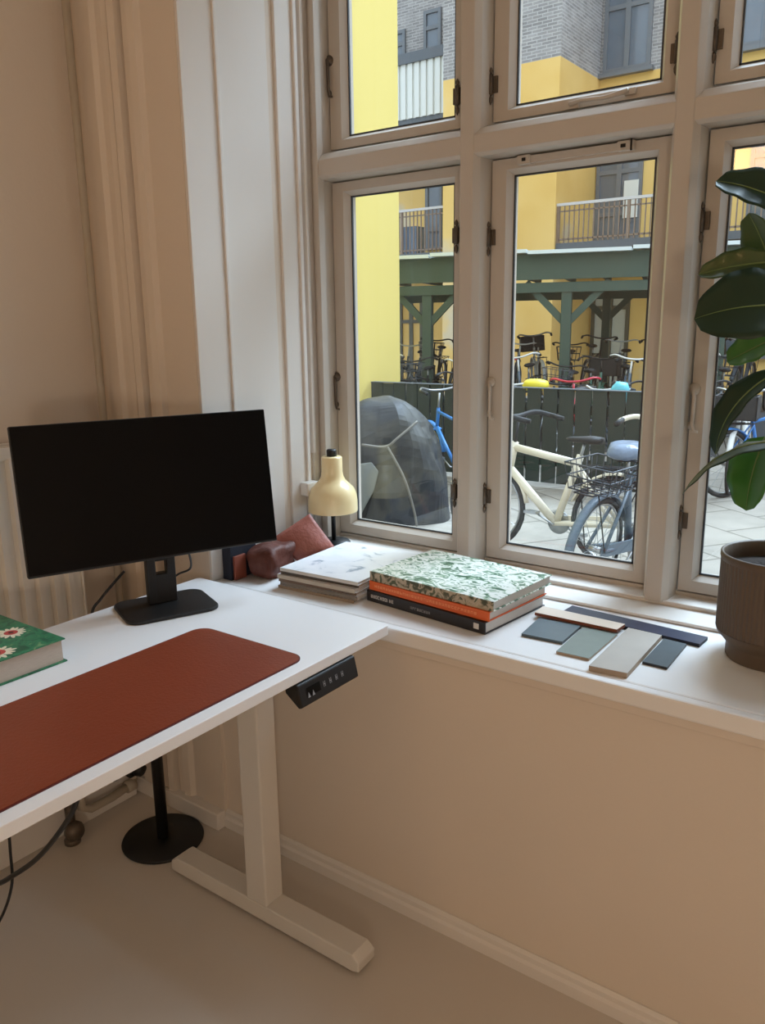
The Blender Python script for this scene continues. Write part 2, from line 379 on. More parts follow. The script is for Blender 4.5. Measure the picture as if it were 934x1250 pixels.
def window(name, dx):
    W = empty(name, (dx + -.86, 2.06, .79), kind='structure')
    f = MB()
    # outer frame, mullions and transom with bevelled inner edges
    f.box(RX0, -1.664, 1.985, 2.16, .79, ZT); f.box(-.073, RX1, 1.985, 2.16, .79, ZT)
    f.box(-1.664, -.073, 1.985, 2.16, 2.802, ZT)
    f.box(-1.664, -.073, YS, 2.16, .79, .821)
    for x0, x1 in ((-1.184, -1.114), (-.630, -.558)):
        f.prism([(x0, 2.16), (x0, YS), (x0+.006, YM+.018), (x0+.016, YM), (x1-.016, YM), (x1-.004, YM+.020), (x1, YS), (x1, 2.16)], .806, ZT-.001)
    f.box(-1.675, -1.655, 1.972, 2.0, .79, ZT); f.box(-.085, -.065, 1.972, 2.0, .79, ZT)
    g = [(YM+.002, 1.928), (YM+.002, 1.972), (YM+.02, 1.99), (YS, 2.006), (2.16, 2.006), (2.16, 1.920), (YS, 1.920), (YM+.012, 1.920)]
    f.prism(g[::-1], -1.664, -.073, axis='x')
    fo = f.build('window_frame', 'frame_paint', W, world=False, bevel=.002)
    # boards in front of the bottom rail: two shallow steps
    s_ = MB().box(RX0+.001, RX1-.001, 1.985, YS+.01, .7905, .808).box(RX0+.001, RX1-.001, 1.885, 1.986, .7905, .799)
    s_.box(RX0+.001, RX1-.001, 1.980, YS+.01, .806, .811)
    so = s_.build('sill_moulding', 'gloss', W, bevel=.003)
    for o in (fo, so):
        o.data.transform(Matrix.Translation(-Vector((-.86, 2.06, .79))))
    for ci, (sx0, sx1, gx0, gx1) in enumerate(cols):
        for ri, (sz0, sz1, gz0, gz1) in enumerate(rows):
            cx, cz = (sx0+sx1)/2, sz0
            m = MB()
            e = .012
            for (a, b_, c, d) in ((sx0+.002, gx0-e, sz0+.002, sz1-.002), (gx1+e, sx1-.002, sz0+.002, sz1-.002)):
                m.box(a, b_, YS, YS+.048, c, d)
            m.box(gx0-e, gx1+e, YS, YS+.048, sz0+.002, gz0-e); m.box(gx0-e, gx1+e, YS, YS+.048, gz1+e, sz1-.002)
            # chamfer towards the glass
            def quad(p): m.add(p, [(0,1,2,3)])
            A = [(gx0-e, YS, gz0-e), (gx1+e, YS, gz0-e), (gx1+e, YS, gz1+e), (gx0-e, YS, gz1+e)]
            B = [(gx0, YG-.004, gz0), (gx1, YG-.004, gz0), (gx1, YG-.004, gz1), (gx0, YG-.004, gz1)]
            D = [(x, YG+.02, z) for x, y, z in B]; E_ = [(x, YG+.02, z) for x, y, z in A]
            for k in range(4):
                j = (k+1) % 4
                m.add([A[k], A[j], B[j], B[k], D[k], D[j], E_[k], E_[j]], [(0,1,2,3), (3,2,5,4), (4,5,7,6)])
            sash = m.build('sash', 'frame_paint', W)
            gm = MB()
            gm.box(gx0-.004, gx1+.004, YG-.0005, YG+.0035, gz0-.004, gz1+.004)
            gp = gm.build('glass_pane', 'glass', sash)
            q = MB(); t = .0045
            q.box(gx0, gx0+t, YG-.004, YG+.002, gz0, gz1); q.box(gx1-t, gx1, YG-.004, YG+.002, gz0, gz1)
            q.box(gx0, gx1, YG-.004, YG+.002, gz0, gz0+t); q.box(gx0, gx1, YG-.004, YG+.002, gz1-t, gz1)
            sl_ = q.build('glazing_seal', 'seal', sash)
            parts = [sash, gp, sl_]
            hd = MB()
            hx = sx0 if ci != 1 else sx0
            if ri == 0:
                zs = {0: [], 1: [1.722, 1.007], 2: [1.721, 1.008]}[ci]
                for z in zs:
                    k = MB(); hinge(k, sx0-.001, z, 1); parts.append(k.build('hinge', 'brass', sash))
                for z in (1.735, 1.01) if ci == 0 else ():
                    k = MB(); hinge(k, sx1-.028, z, 1); parts.append(k.build('hinge', 'brass', sash))
                k = MB(); hook(k, sx0+.008 if ci else sx0+.002, 1.335, 1); parts.append(k.build('hook', 'frame_paint' if ci else 'brass', sash))
                if ci == 1:   # stay rail along the top
                    k = MB(); k.box(-1.035, -.73, YS-.010, YS+.001, 1.897, 1.915); k.box(-1.03, -.995, YS-.016, YS, 1.895, 1.917); k.box(-.765, -.725, YS-.016, YS, 1.895, 1.917)
                    parts.append(k.build('stay_rail', 'frame_paint', sash, bevel=.001))
                    k = MB(); k.box(-1.016, -1.006, YS-.018, YS-.015, 1.902, 1.910); k.box(-.756, -.744, YS-.018, YS-.015, 1.902, 1.910); k.box(-.732, -.728, YS-.019, YS-.015, 1.893, 1.919)
                    parts.append(k.build('screw', 'black', sash))
            else:
                if ci == 0:
                    k = MB(); hook(k, sx0+.004, 2.255, 1); parts.append(k.build('hook', 'brass', sash))
                    for z in (2.09,):
                        k = MB(); hinge(k, sx1-.028, z, 1); parts.append(k.build('hinge', 'brass', sash))
                else:
                    k = MB(); hinge(k, sx0-.001, 2.10, 1); parts.append(k.build('hinge', 'brass', sash))
                if ci == 1:
                    k = MB(); hinge(k, sx1-.006, 2.09, 1); parts.append(k.build('hinge', 'brass', sash))
                    k = MB(); k.box(-.905, -.87, YS-.012, YS, 2.008, 2.026)
                    k.tube([(-.89, YS-.016, 2.018), (-.86, YS-.018, 2.022), (-.80, YS-.020, 2.018), (-.745, YS-.016, 2.026)], [.006,.005,.005,.007], 8)
                    k.box(-.755, -.73, YS-.010, YS, 2.018, 2.032)
                    parts.append(k.build('casement_stay', 'frame_paint', sash))
            for o in parts:
                o.data.transform(Matrix.Translation(-Vector((-.86, 2.06, .79))))
    return W
window('window_1', 0)
window('window_added', W2)  # added window out of view, lets extra daylight into the room
S('window_sill_added', MB().box(RX0+W2, RX1+W2, YW-.026, 2.06, .764, .790), 'sill')
# smaller items of the setting: painted thermostat box on the reveal
t = empty('wall_socket', (RX0+.02, 1.93, .97), label='small white socket box on the window reveal behind the cream lamp', cat='socket')
MB().box(RX0+.0105, RX0+.042, 1.882, 1.937, .972, 1.014).build('socket_body', 'socket', t, world=True, bevel=.004)
MB().box(RX0+.0415, RX0+.0425, 1.905, 1.915, .988, .998).build('socket_hole', 'gap', t, world=True)

# ------------------------------------------------------------------ radiator
rd = empty('radiator', (-2.02, .4, .0), label='tall white ribbed panel radiator on the left wall behind the desk', cat='radiator')
r0y, r1y, rz0, rz1 = -.55, 1.275, .155, 1.205
m = MB()
pts = []
y = r0y + .012
P = [(r0y, 0)]
while y < r1y - .03:
    P += [(y, 0), (y+.006, .012), (y+.022, .012), (y+.028, 0)]; y += .044
P.append((r1y, 0))
XF = -1.985
front = [(XF + d, yy) for yy, d in P]
poly = front + [(XF-.02, r1y), (XF-.02, r0y)]
m.prism(poly, rz0+.02, rz1-.03)
m.build('front_panel', 'rad', rd, world=True)
MB().box(XF-.075, XF-.055, r0y, r1y, rz0+.02, rz1-.03).build('back_panel', 'rad', rd, world=True)
m = MB().box(XF-.075, XF-.055, r0y, r1y, rz1-.03, rz1)
yy = r0y
for k in range(46): m.box(XF-.06, XF-.018, r0y+.02+k*.0395, r0y+.028+k*.0395, rz1-.03, rz1-.012)
m.box(XF-.022, XF+.008, r0y, r1y, rz1-.034, rz1)
m.build('top_grille', 'rad', rd, world=True, bevel=.003)
MB().box(XF-.078, XF+.006, r1y-.002, r1y+.006, rz0+.015, rz1-.002).build('side_cover', 'rad', rd, world=True, bevel=.003)
for yb in (-.2, .9): MB().box(XL+.002, XF-.07, yb, yb+.03, .3, 1.05).build('bracket', 'rad', rd, world=True)
m = MB().tube([(-2.02, 1.22, .17), (-2.02, 1.22, .095), (-2.02, 1.25, .075), (-2.025, 1.33, .07), (-2.03, 1.40, .075)], .013, 10)
m.lathe([(.020,0),(.020,.03)], (-2.028, 1.385, .075), 12, ax=(0,1,0))
m.tube([(-2.03, 1.40, .078), (-2.032, 1.425, .10), (-2.035, 1.43, .20), (-2.035, 1.43, .60), (-2.035, 1.43, 1.5), (-2.035, 1.43, ZC)], .011, 10)
m.build('pipe', 'pipe', rd, world=True)
m = MB().tube([(-2.02, 1.18, .17), (-2.02, 1.18, .06)], .014, 10).lathe([(.0,0),(.028,.0),(.030,.015),(.022,.03),(0,.032)], (-2.015, 1.18, .045), 14, ax=(1,0,0))
m.lathe([(.024,0),(.024,.012),(.012,.018)], (-2.02, 1.18, .0), 14)
m.build('return_valve', 'brass', rd, world=True)
m = MB().lathe([(.0,0),(.017,.002),(.022,.012),(.022,.045),(.017,.058),(0,.06)], (-2.0, 1.38, .17), 16, ax=(1,.3,-.3))
m.lathe([(.012,0),(.012,.05)], (-2.03, 1.345, .12), 10)
m.box(-2.0, -1.965, 1.36, 1.40, .14, .19)
m.build('thermostat_valve', 'black', rd, world=True, bevel=.002)

# ------------------------------------------------------------------ desk
DX0, DX1, DY0, DY1, DZ = -1.705, -1.046, -.12, 1.462, .81
dk = empty('desk', (-1.37, .65, 0), label='white height-adjustable desk with a steel T-shaped leg', cat='desk')
m = MB()
m.prism(rounded(DX0, DX1, DY0, DY1, .012, 4), DZ-.024, DZ)
m.build('desktop', 'desk', dk, world=True, bevel=.0015)
def desk_leg(yc):
    m = MB().box(-1.368, -1.298, yc-.031, yc+.031, .055, .764)
    m.build('column', 'white_metal', dk, world=True, bevel=.004)
    m = MB()
    P = [(-1.665, .012), (-1.65, .010), (-1.02, .010), (-1.002, .016), (-1.002, .040), (-1.022, .056), (-1.645, .056), (-1.665, .040)]
    m.prism(P, yc-.033, yc+.033, axis='y')
    f = m.build('foot', 'white_metal', dk, world=True, bevel=.004)
    for gx in (-1.04, -1.62): MB().lathe([(.018,0),(.018,.012)], (gx, yc, 0), 14).build('glide', 'black', f, world=True)
    MB().box(-1.62, -1.08, yc-.03, yc+.03, .765, .786).build('bracket', 'white_metal', dk, world=True, bevel=.002)
desk_leg(1.291); desk_leg(.05)
MB().box(-1.40, -1.26, .08, 1.26, .745, .786).build('crossbeam', 'white_metal', dk, world=True, bevel=.003)
# handset
# face it to the front: slanted panel below the edge
hs = MB(); hs.prism([(-1.075, .786), (-1.075, .760), (-1.038, .733), (-1.029, .738), (-1.040, .784)], 1.128, 1.318, axis='y')
ho = hs.build('control_handset', 'black', dk, world=True, bevel=.003)
k = MB()
p0, p1 = Vector((-1.029, 0, .738)), Vector((-1.040, 0, .784)); nn = Vector((.97, 0, .24)).normalized()
def hp(y, t, e=.0015): q = p0.lerp(p1, t) + nn*e; return (q.x, y, q.z)
k.add([hp(1.150,.35), hp(1.192,.35), hp(1.192,.75), hp(1.150,.75)], [(0,1,2,3)])
k.build('display', 'screen', ho, world=True)
k = MB()
def strip(y0, y1, t0, t1): k.add([hp(y0,t0), hp(y1,t0), hp(y1,t1), hp(y0,t1)], [(0,1,2,3)])
for y in (1.154, 1.168): # arrows
    k.add([hp(y-.004,.3,.002), hp(y+.004,.3,.002), hp(y,.55,.002)], [(0,1,2)])
k.build('arrow_marks', 'print_grey', ho, world=True)
for i, y in enumerate((1.205, 1.225, 1.245, 1.265)):   # small memory key marks
    k = MB(); strip(y-.003, y-.0015, .4, .65); strip(y+.0015, y+.003, .4, .65); strip(y-.003, y+.003, .50, .54)
    k.build('button_mark', 'print_grey', ho, world=True)

# leather desk pad
pm = empty('desk_pad', (-1.24, .7, DZ), label='long brown leather desk pad with burgundy edge on the white desk', cat='desk pad')
R_ = rounded(-1.402, -1.078, .02, 1.203, .035, 10)
MB().prism(R_, DZ+.0002, DZ+.0022).build('pad_base', 'pad_edge', pm, world=True)
R2 = rounded(-1.3995, -1.0805, .0225, 1.2005, .033, 10)
MB().prism(R2, DZ+.0022, DZ+.0034).build('pad_surface', 'pad', pm, world=True)

# ------------------------------------------------------------------ monitor
mo = empty('monitor', (-1.585, 1.245, DZ), math.radians(67), label='large black computer monitor with dark screen on the desk', cat='monitor')
# local: x along the screen, -y towards the viewer
MB().prism(rounded(-.115, .115, -.095, .085, .035, 8), 0, .009).build('stand_base', 'black', mo, bevel=.003)
m = MB().box(-.036, -.014, .012, .040, .008, .30).box(.014, .036, .012, .040, .008, .30).box(-.016, .016, .012, .040, .008, .085).box(-.016, .016, .012, .040, .118, .30)
m.box(-.05, .05, .040, .058, .22, .36)
m.build('stand_neck', 'black', mo, bevel=.003)
TM = Matrix.Translation((.0, .0, 0))
def scr(mb, name, mt, par, bev=0):
    o = mb.build(name, mt, par, bevel=bev)
    o.data.transform(Matrix.Translation((-.008, .002, .306)) @ Matrix.Rotation(math.radians(-8), 4, 'X'))
    return o
hsg = scr(MB().box(-.305, .305, -.012, .010, -.172, .172).box(-.20, .20, .010, .036, -.12, .10), 'housing', 'black', mo, .003)
scr(MB().box(-.303, .303, -.0128, -.0118, -.166, .170), 'screen', 'screen', mo)
def cable(name, pts, r, label, mt='black', lift=None):
    cu = MB().tube(smooth(pts, 8), r, 8)
    o = empty(name, pts[0], label=label, cat='cable')
    cu.build('cord', mt, o, world=True); return o
def smooth(pts, n):
    P = [Vector(p) for p in pts]; P = [P[0]*2-P[1]] + P + [P[-1]*2-P[-2]]; out = []
    for i in range(1, len(P)-2):
        for k in range(n):
            t = k/n; a, b_, c_, d = P[i-1:i+3]
            out.append(.5*((2*b_) + (c_-a)*t + (2*a-5*b_+4*c_-d)*t*t + (3*b_-a-3*c_+d)*t**3))
    out.append(P[-2]); return out
cable('cable', [(-1.70, 1.128, .45), (-1.722, 1.125, .70), (-1.722, 1.125, .80), (-1.715, 1.15, .835), (-1.70, 1.18, .87), (-1.68, 1.20, .90)], .0035, 'thin black cable rising over the desk edge left of the monitor stand')
cable('cable', [(-1.74, 1.36, .45), (-1.735, 1.36, .78), (-1.725, 1.37, .815), (-1.70, 1.385, .84), (-1.665, 1.40, .86), (-1.62, 1.36, .92), (-1.58, 1.31, .97)], .003, 'thin black cable rising right of the monitor stand')
cable('cable', [(-1.15, .70, .745), (-1.20, .70, .66), (-1.32, .70, .53), (-1.43, .69, .44), (-1.50, .68, .39), (-1.56, .60, .34), (-1.60, .5, .30)], .005, 'thick black cable hanging in a slant below the front of the desk')
cable('cable', [(-1.42, .70, .745), (-1.418, .70, .60), (-1.425, .70, .50), (-1.44, .70, .41), (-1.50, .69, .30), (-1.58, .66, .2)], .003, 'thin black cable hanging straight down under the desk')

# round black floor stand behind the desk
fs = empty('floor_stand', (-1.808, 1.345, 0), label='round black metal floor stand with a pole behind the desk leg', cat='stand')
MB().lathe([(0,0),(.118,0),(.120,.004),(.117,.010),(.02,.012),(0,.012)], (0,0,0), 48).build('base', 'black_metal', fs)
MB().lathe([(.017,.010),(.017,.69),(.0,.69)], (0,0,0), 20).build('pole', 'black_metal', fs)
MB().box(-.07, .0, -.02, .02, .66, .70).build('clamp', 'black_metal', fs, bevel=.003)

# ------------------------------------------------------------------ books
def book(root, L, Wd, H, cover, pages, spine=None, z=0, inset=.004, ct=.0025, paperback=False):
    """spine along the local x axis on the -y side; origin at the front left bottom corner"""
    m = MB()
    m.box(0, L, 0, Wd, z, z+ct); m.box(0, L, 0, Wd, z+H-ct, z+H)
    m.mat(1).box(0, L, -.0015, ct, z, z+H)
    m.build('cover', [cover, spine or cover], root, bevel=.0008)
    MB().box(inset, L-inset, ct, Wd-inset, z+ct, z+H-ct).build('pages', pages, root)
def glyphs(x0, x1, z0, z1, n, seed):
    """worn, unreadable spine lettering as little strokes"""
    rnd = random.Random(seed); m = MB(); w_ = (x1-x0)/n
    for i in range(n):
        a = x0 + i*w_; b_ = a + w_*.72; y = -.0019
        s_ = w_*.2
        m.box(a, a+s_, y, -.0014, z0, z1)
        if rnd.random() < .7: m.box(b_-s_, b_, y, -.0014, z0, z1)
        for q in ((z0, z0+s_), ((z0+z1)/2-s_/2, (z0+z1)/2+s_/2), (z1-s_, z1)):
            if rnd.random() < .6: m.box(a, b_, y, -.0014, *q)
    return m
BG = 'art books stacked on the window sill'
ang = math.radians(-6.5)
bx, by = -1.222, 1.622
b1 = empty('book', (bx-.006, by-.006, .7902), ang, 'thick black book, lowest of the three books on the window sill', 'book', BG)
book(b1, .378, .262, .030, 'bookblack', 'paper2')
glyphs(.015, .095, .011, .020, 10, 3).build('spine_print', 'print_white', b1)
glyphs(.150, .215, .011, .018, 9, 5).build('spine_print', 'print_grey', b1)
MB().box(.345, .360, -.0019, -.0014, .009, .023).build('spine_emblem', 'print_white', b1)
b2 = empty('book', (bx-.001, by-.002, .8205), ang+.012, 'orange book in the middle of the stack on the window sill', 'book', BG)
book(b2, .378, .258, .024, 'orange', 'paper2')
glyphs(.02, .345, .009, .016, 34, 8).build('spine_print', 'print_orange', b2)
b3 = empty('book', (bx, by, .8448), ang+.02, 'book with a green and white leaf-pattern cover on top of the stack', 'book', BG)
book(b3, .384, .268, .025, 'leafcover', 'paper2', 'spinecover')

bg = empty('book', (-1.50, .885, DZ+.0036-.0034+.0002), math.radians(-82), 'thick green book with red and cream daisies on the cover on the desk', 'book')
# local x runs along -world y (front edge), local y runs to -world x
bg.rotation_euler = (0, 0, math.radians(0)); bg.location = (-1.81+.015, .58, DZ+.0003)
m = MB(); bl, bw, bh = .305, .325, .052
m.box(0, bl, 0, bw, 0, .003).box(0, bl, 0, bw, bh-.003, bh).box(0, bl, -.002, .003, 0, bh)
m.build('cover', 'green', bg, bevel=.001)
MB().box(.004, bl-.006, .003, bw-.006, .003, bh-.003).build('pages', 'paper', bg)
def flower(cx, cy, r, n, sd, m):
    rnd = random.Random(sd); z = bh + .0002
    m.mat(0)
    for k in range(n):
        a = 2*PI*k/n + rnd.uniform(-.08, .08); rr = r*rnd.uniform(.85, 1.05); w_ = .5*PI*r/n*1.3
        ca, sa = math.cos(a), math.sin(a)
        P = [(.3, -.7), (.7, -1), (.95, -.5), (1.0, 0), (.95, .5), (.7, 1), (.3, .7)]
        m.add([(cx+ca*u*rr-sa*v*w_, cy+sa*u*rr+ca*v*w_, z+.0001*(k % 2)) for u, v in P], [tuple(range(7))])
    for rad, mi, dz in ((.42, 1, .0003), (.17, 2, .0005)):
        m.mat(mi); m.add([(cx+r*rad*math.cos(2*PI*k/20), cy+r*rad*math.sin(2*PI*k/20), z+dz) for k in range(20)], [tuple(range(20))])
for i, (cx, cy, r) in enumerate([(.180, .276, .034), (.262, .200, .037), (.150, .165, .045), (.05, .26, .042), (.255, .085, .042), (.06, .09, .045), (.165, .04, .03)]):
    fl = MB(); flower(cx, cy, r, 15, i, fl)
    fl.build('printed_flower', ['petal', 'petal_red', 'petal_core'], bg)

# magazines
MG = 'magazines stacked on the window sill'
zz = .7902
rnd = random.Random(4)
names = ['lowest magazine of the stack beside the cream lamp', 'second lowest magazine of the stack beside the cream lamp', 'third magazine from the bottom of the stack beside the cream lamp',
         'fourth magazine from the bottom of the stack beside the cream lamp', 'magazine just under the top one of the stack beside the cream lamp', 'white printed magazine on top of the stack beside the cream lamp']
sp = [mat('tan_spine', rgb(150, 130, 108), .6), mat('grey_spine', rgb(128, 120, 110), .6), mat('brown_spine', rgb(112, 92, 76), .6), mat('pale_spine', rgb(186, 176, 160), .6), mat('dark_spine', rgb(88, 80, 72), .6), mat('white_spine', rgb(205, 202, 196), .6)]
for i in range(6):
    h = (.008, .010, .009, .011, .008, .009)[i]
    a = math.radians(3.5 + rnd.uniform(-1.5, 1.5))
    mg = empty('magazine', (-1.492 + rnd.uniform(-.006, .006), 1.563 + rnd.uniform(-.004, .006), zz), a, names[i], 'magazine', MG)
    L_, W_ = .262 + rnd.uniform(-.008, .0), .315
    m = MB(); m.box(0, L_, 0, W_, 0, .0008).box(0, L_, 0, W_, h-.0008, h); m.mat(1).box(0, L_, -.0006, .0012, 0, h)
    m.build('cover', ['magcover', sp[i]], mg)
    MB().box(.001, L_-.002, .0012, W_-.002, .0008, h-.0008).build('pages', 'paper2' if i % 2 else 'paper', mg)
    zz += h + .0006

# upright books in the corner of the sill, half hidden by the monitor
nb = empty('book', (-1.683, 1.535, .7902), math.radians(0), 'dark navy book standing in the corner of the window sill behind the monitor', 'book')
MB().box(0, .034, 0, .10, 0, .003).box(0, .003, 0, .10, 0, .115).box(.031, .034, 0, .10, 0, .115).box(0, .034, -.002, .003, 0, .115).build('cover', 'navy', nb, bevel=.001)
MB().box(.003, .031, .003, .097, .003, .112).build('pages', 'paper', nb)
nb = empty('book', (-1.648, 1.540, .7902), math.radians(2), 'slim rust-coloured book standing between navy book and leather pouch', 'book')
MB().box(0, .008, 0, .045, 0, .07).build('cover', 'rust', nb, bevel=.001)

# ------------------------------------------------------------------ leather pouch
pc = empty('leather_pouch', (-1.570, 1.708, .7902), label='slumped brown leather pouch with pink-brown flap beside the magazines', cat='pouch')
def blob(cx, cy, cz, a, b_, c_, nu=28, nv=18, e=.55, amp=.006, sc_=18, flat=True, R=None, skew=None):
    m = MB(); m.smooth = True; vs = []; fs = []
    def sp_(v, p): return math.copysign(abs(v)**p, v)
    for j in range(nv+1):
        ph = -PI/2 + PI*j/nv
        for i in range(nu):
            th = 2*PI*i/nu
            v = Vector((a*sp_(math.cos(ph), e)*sp_(math.cos(th), e), b_*sp_(math.cos(ph), e)*sp_(math.sin(th), e), c_*sp_(math.sin(ph), e)))
            if skew: v = skew(v)
            v += Vector((1,1,1))*0 + v.normalized()*noise.noise(v*sc_)*amp
            if R is not None: v = R @ v
            v += Vector((cx, cy, cz)); 
            if flat and v.z < 0: v.z = 0
            vs.append(v)
    for j in range(nv):
        for i in range(nu): fs.append((j*nu+i, j*nu+(i+1)%nu, (j+1)*nu+(i+1)%nu, (j+1)*nu+i))
    return m.add(vs, fs)
Rz = Matrix.Rotation(math.radians(12), 3, 'Z')
blob(-.030, -.055, .044, .048, .072, .046, amp=.022, sc_=26, R=Rz).build('pouch_body', 'bag_dark', pc)
# flap: a thick leather sheet standing up in a slanted plane with one corner high
fm = MB(); fm.smooth = True
c00, c10, c11, c01 = Vector((-.075, -.02, .085)), Vector((.025, .03, .004)), Vector((.085, .11, .040)), Vector((-.005, .085, .155))
nu, nv = 14, 14; vs = []; fs = []
for side in (0, 1):
    for j in range(nv+1):
        for i in range(nu+1):
            u, v = i/nu, j/nv
            p = c00.lerp(c10, u).lerp(c01.lerp(c11, u), v)
            n_ = (c10-c00).cross(c01-c00).normalized()
            p = p + n_*(.018*math.sin(PI*u)*math.sin(PI*v) + .004*noise.noise(p*20)) - n_*(.006*side)
            p.z = max(p.z, .001); vs.append(p)
K = (nu+1)*(nv+1)
for j in range(nv):
    for i in range(nu):
        a_ = j*(nu+1)+i; q = (a_, a_+1, a_+nu+2, a_+nu+1); fs.append(q); fs.append(tuple(K+t for t in q[::-1]))
for i in range(nu):
    fs.append((i, K+i, K+i+1, i+1)); a_ = nv*(nu+1)+i; fs.append((a_, a_+1, K+a_+1, K+a_))
for j in range(nv):
    a_ = j*(nu+1); fs.append((a_, a_+nu+1, K+a_+nu+1, K+a_)); a_ += nu; fs.append((a_, K+a_, K+a_+nu+1, a_+nu+1))
fm.add(vs, fs)
fo = fm.build('flap', 'bag', pc); fo['label'] = 'pink-brown leather flap folded upward'

# ------------------------------------------------------------------ cream table lamp
tl = empty('table_lamp', (-1.592, 1.925, .7995), label='small cream bell-shaded table lamp with black base on the window sill', cat='lamp'); tl.scale = (1.1, 1.1, 1.1)
MB().lathe([(0,0),(.046,0),(.048,.004),(.048,.022),(.045,.027),(.008,.029),(0,.029)], (0,0,0), 40).build('base', 'black_metal', tl)
MB().lathe([(.0065,.028),(.0065,.27)], (0,0,0), 14).build('stem', 'black_metal', tl)
outer = [(.0705,.116),(.071,.121),(.0705,.148),(.068,.166),(.061,.182),(.047,.196),(.037,.206),(.032,.217),(.030,.230),(.0295,.270),(.027,.273),(.010,.274)]
o = MB().lathe([(r, h) for r, h in outer], (0,0,0), 48)
o.f = o.f[:-2] + [o.f[-1]]; o.m = o.m[:-1]; o.sm = o.sm[:-1]      # open underneath
o = o.build('lamp_shade', 'cream', tl)
ls = MB(); ls.smooth = True
ls.lathe([(.0685,.1165),(.0682,.148),(.065,.164),(.057,.180),(.044,.193),(.030,.214),(.027,.230),(.026,.266),(.0,.268)], (0,0,0), 48)
ls.build('shade_lining', 'print_white', o)
MB().lathe([(.0145,.272),(.0145,.290),(.012,.293),(0,.293)], (0,0,0), 24).build('cap', 'black', tl)

# ------------------------------------------------------------------ material samples
SG = 'finish samples laid out on the window sill'
def sample(name, label, P, z, h, top, edge, cat='sample'):
    c = Vector((sum(p[0] for p in P)/4, sum(p[1] for p in P)/4, z))
    m = MB(); m.mat(1).prism(P, z, z+h-.0008); m.mat(0); cx, cy = c.x, c.y
    m.prism(P, z+h-.0008, z+h)
    ob = m.build(name, [top, edge])
    ob.data.transform(Matrix.Translation(-c)); ob.location = c
    return tag(ob, label, cat, SG)
Z0 = .7903
sample('finish_sample', 'blue-grey square sample, leftmost of the samples on the sill', [(-.779,1.612),(-.681,1.618),(-.685,1.733),(-.790,1.727)], Z0, .007, 't_bluegrey', 't_dark')
sample('finish_sample', 'sage grey sample tile lying between blue-grey and light grey ones', [(-.671,1.563),(-.597,1.565),(-.597,1.735),(-.679,1.732)], Z0, .006, 't_sage', 't_edge')
sample('finish_sample', 'large light grey sample tile in front of the others', [(-.578,1.517),(-.500,1.525),(-.506,1.768),(-.585,1.772)], Z0, .012, 't_light', 't_edge')
sample('finish_sample', 'dark slate sample tile right of the light grey tile', [(-.498,1.613),(-.446,1.612),(-.449,1.762),(-.500,1.766)], Z0, .006, 't_dark', 'bookblack')
sample('finish_sample', 'long navy blue strip sample behind the other samples', [(-.760,1.800),(-.424,1.772),(-.420,1.825),(-.757,1.853)], Z0, .008, 't_navy', 'navy')
sample('finish_sample', 'pale wood strip sample with brown end grain', [(-.806,1.738),(-.600,1.738),(-.596,1.782),(-.808,1.790)], Z0+.0072, .008, 't_wood', 't_wood_end')

# ------------------------------------------------------------------ rubber plant
pl = empty('potted_rubber_plant', (-.285, 1.80, .7902), label='rubber plant with big dark leaves in ribbed brown pot on the sill', cat='plant')
m = MB()
prof = [(0,0),(.088,0),(.090,.004),(.090,.028),(.094,.036),(.111,.056),(.1135,.064),(.1135,.215),(.115,.222),(.1145,.230),(.111,.232),(.107,.228),(.105,.20),(.105,.19),(0,.19)]
m.lathe(prof[:7], (0,0,0), 144); m.lathe(prof[6:8], (0,0,0), 144, ribs=(0,1,.0016)); m.lathe(prof[7:], (0,0,0), 144)
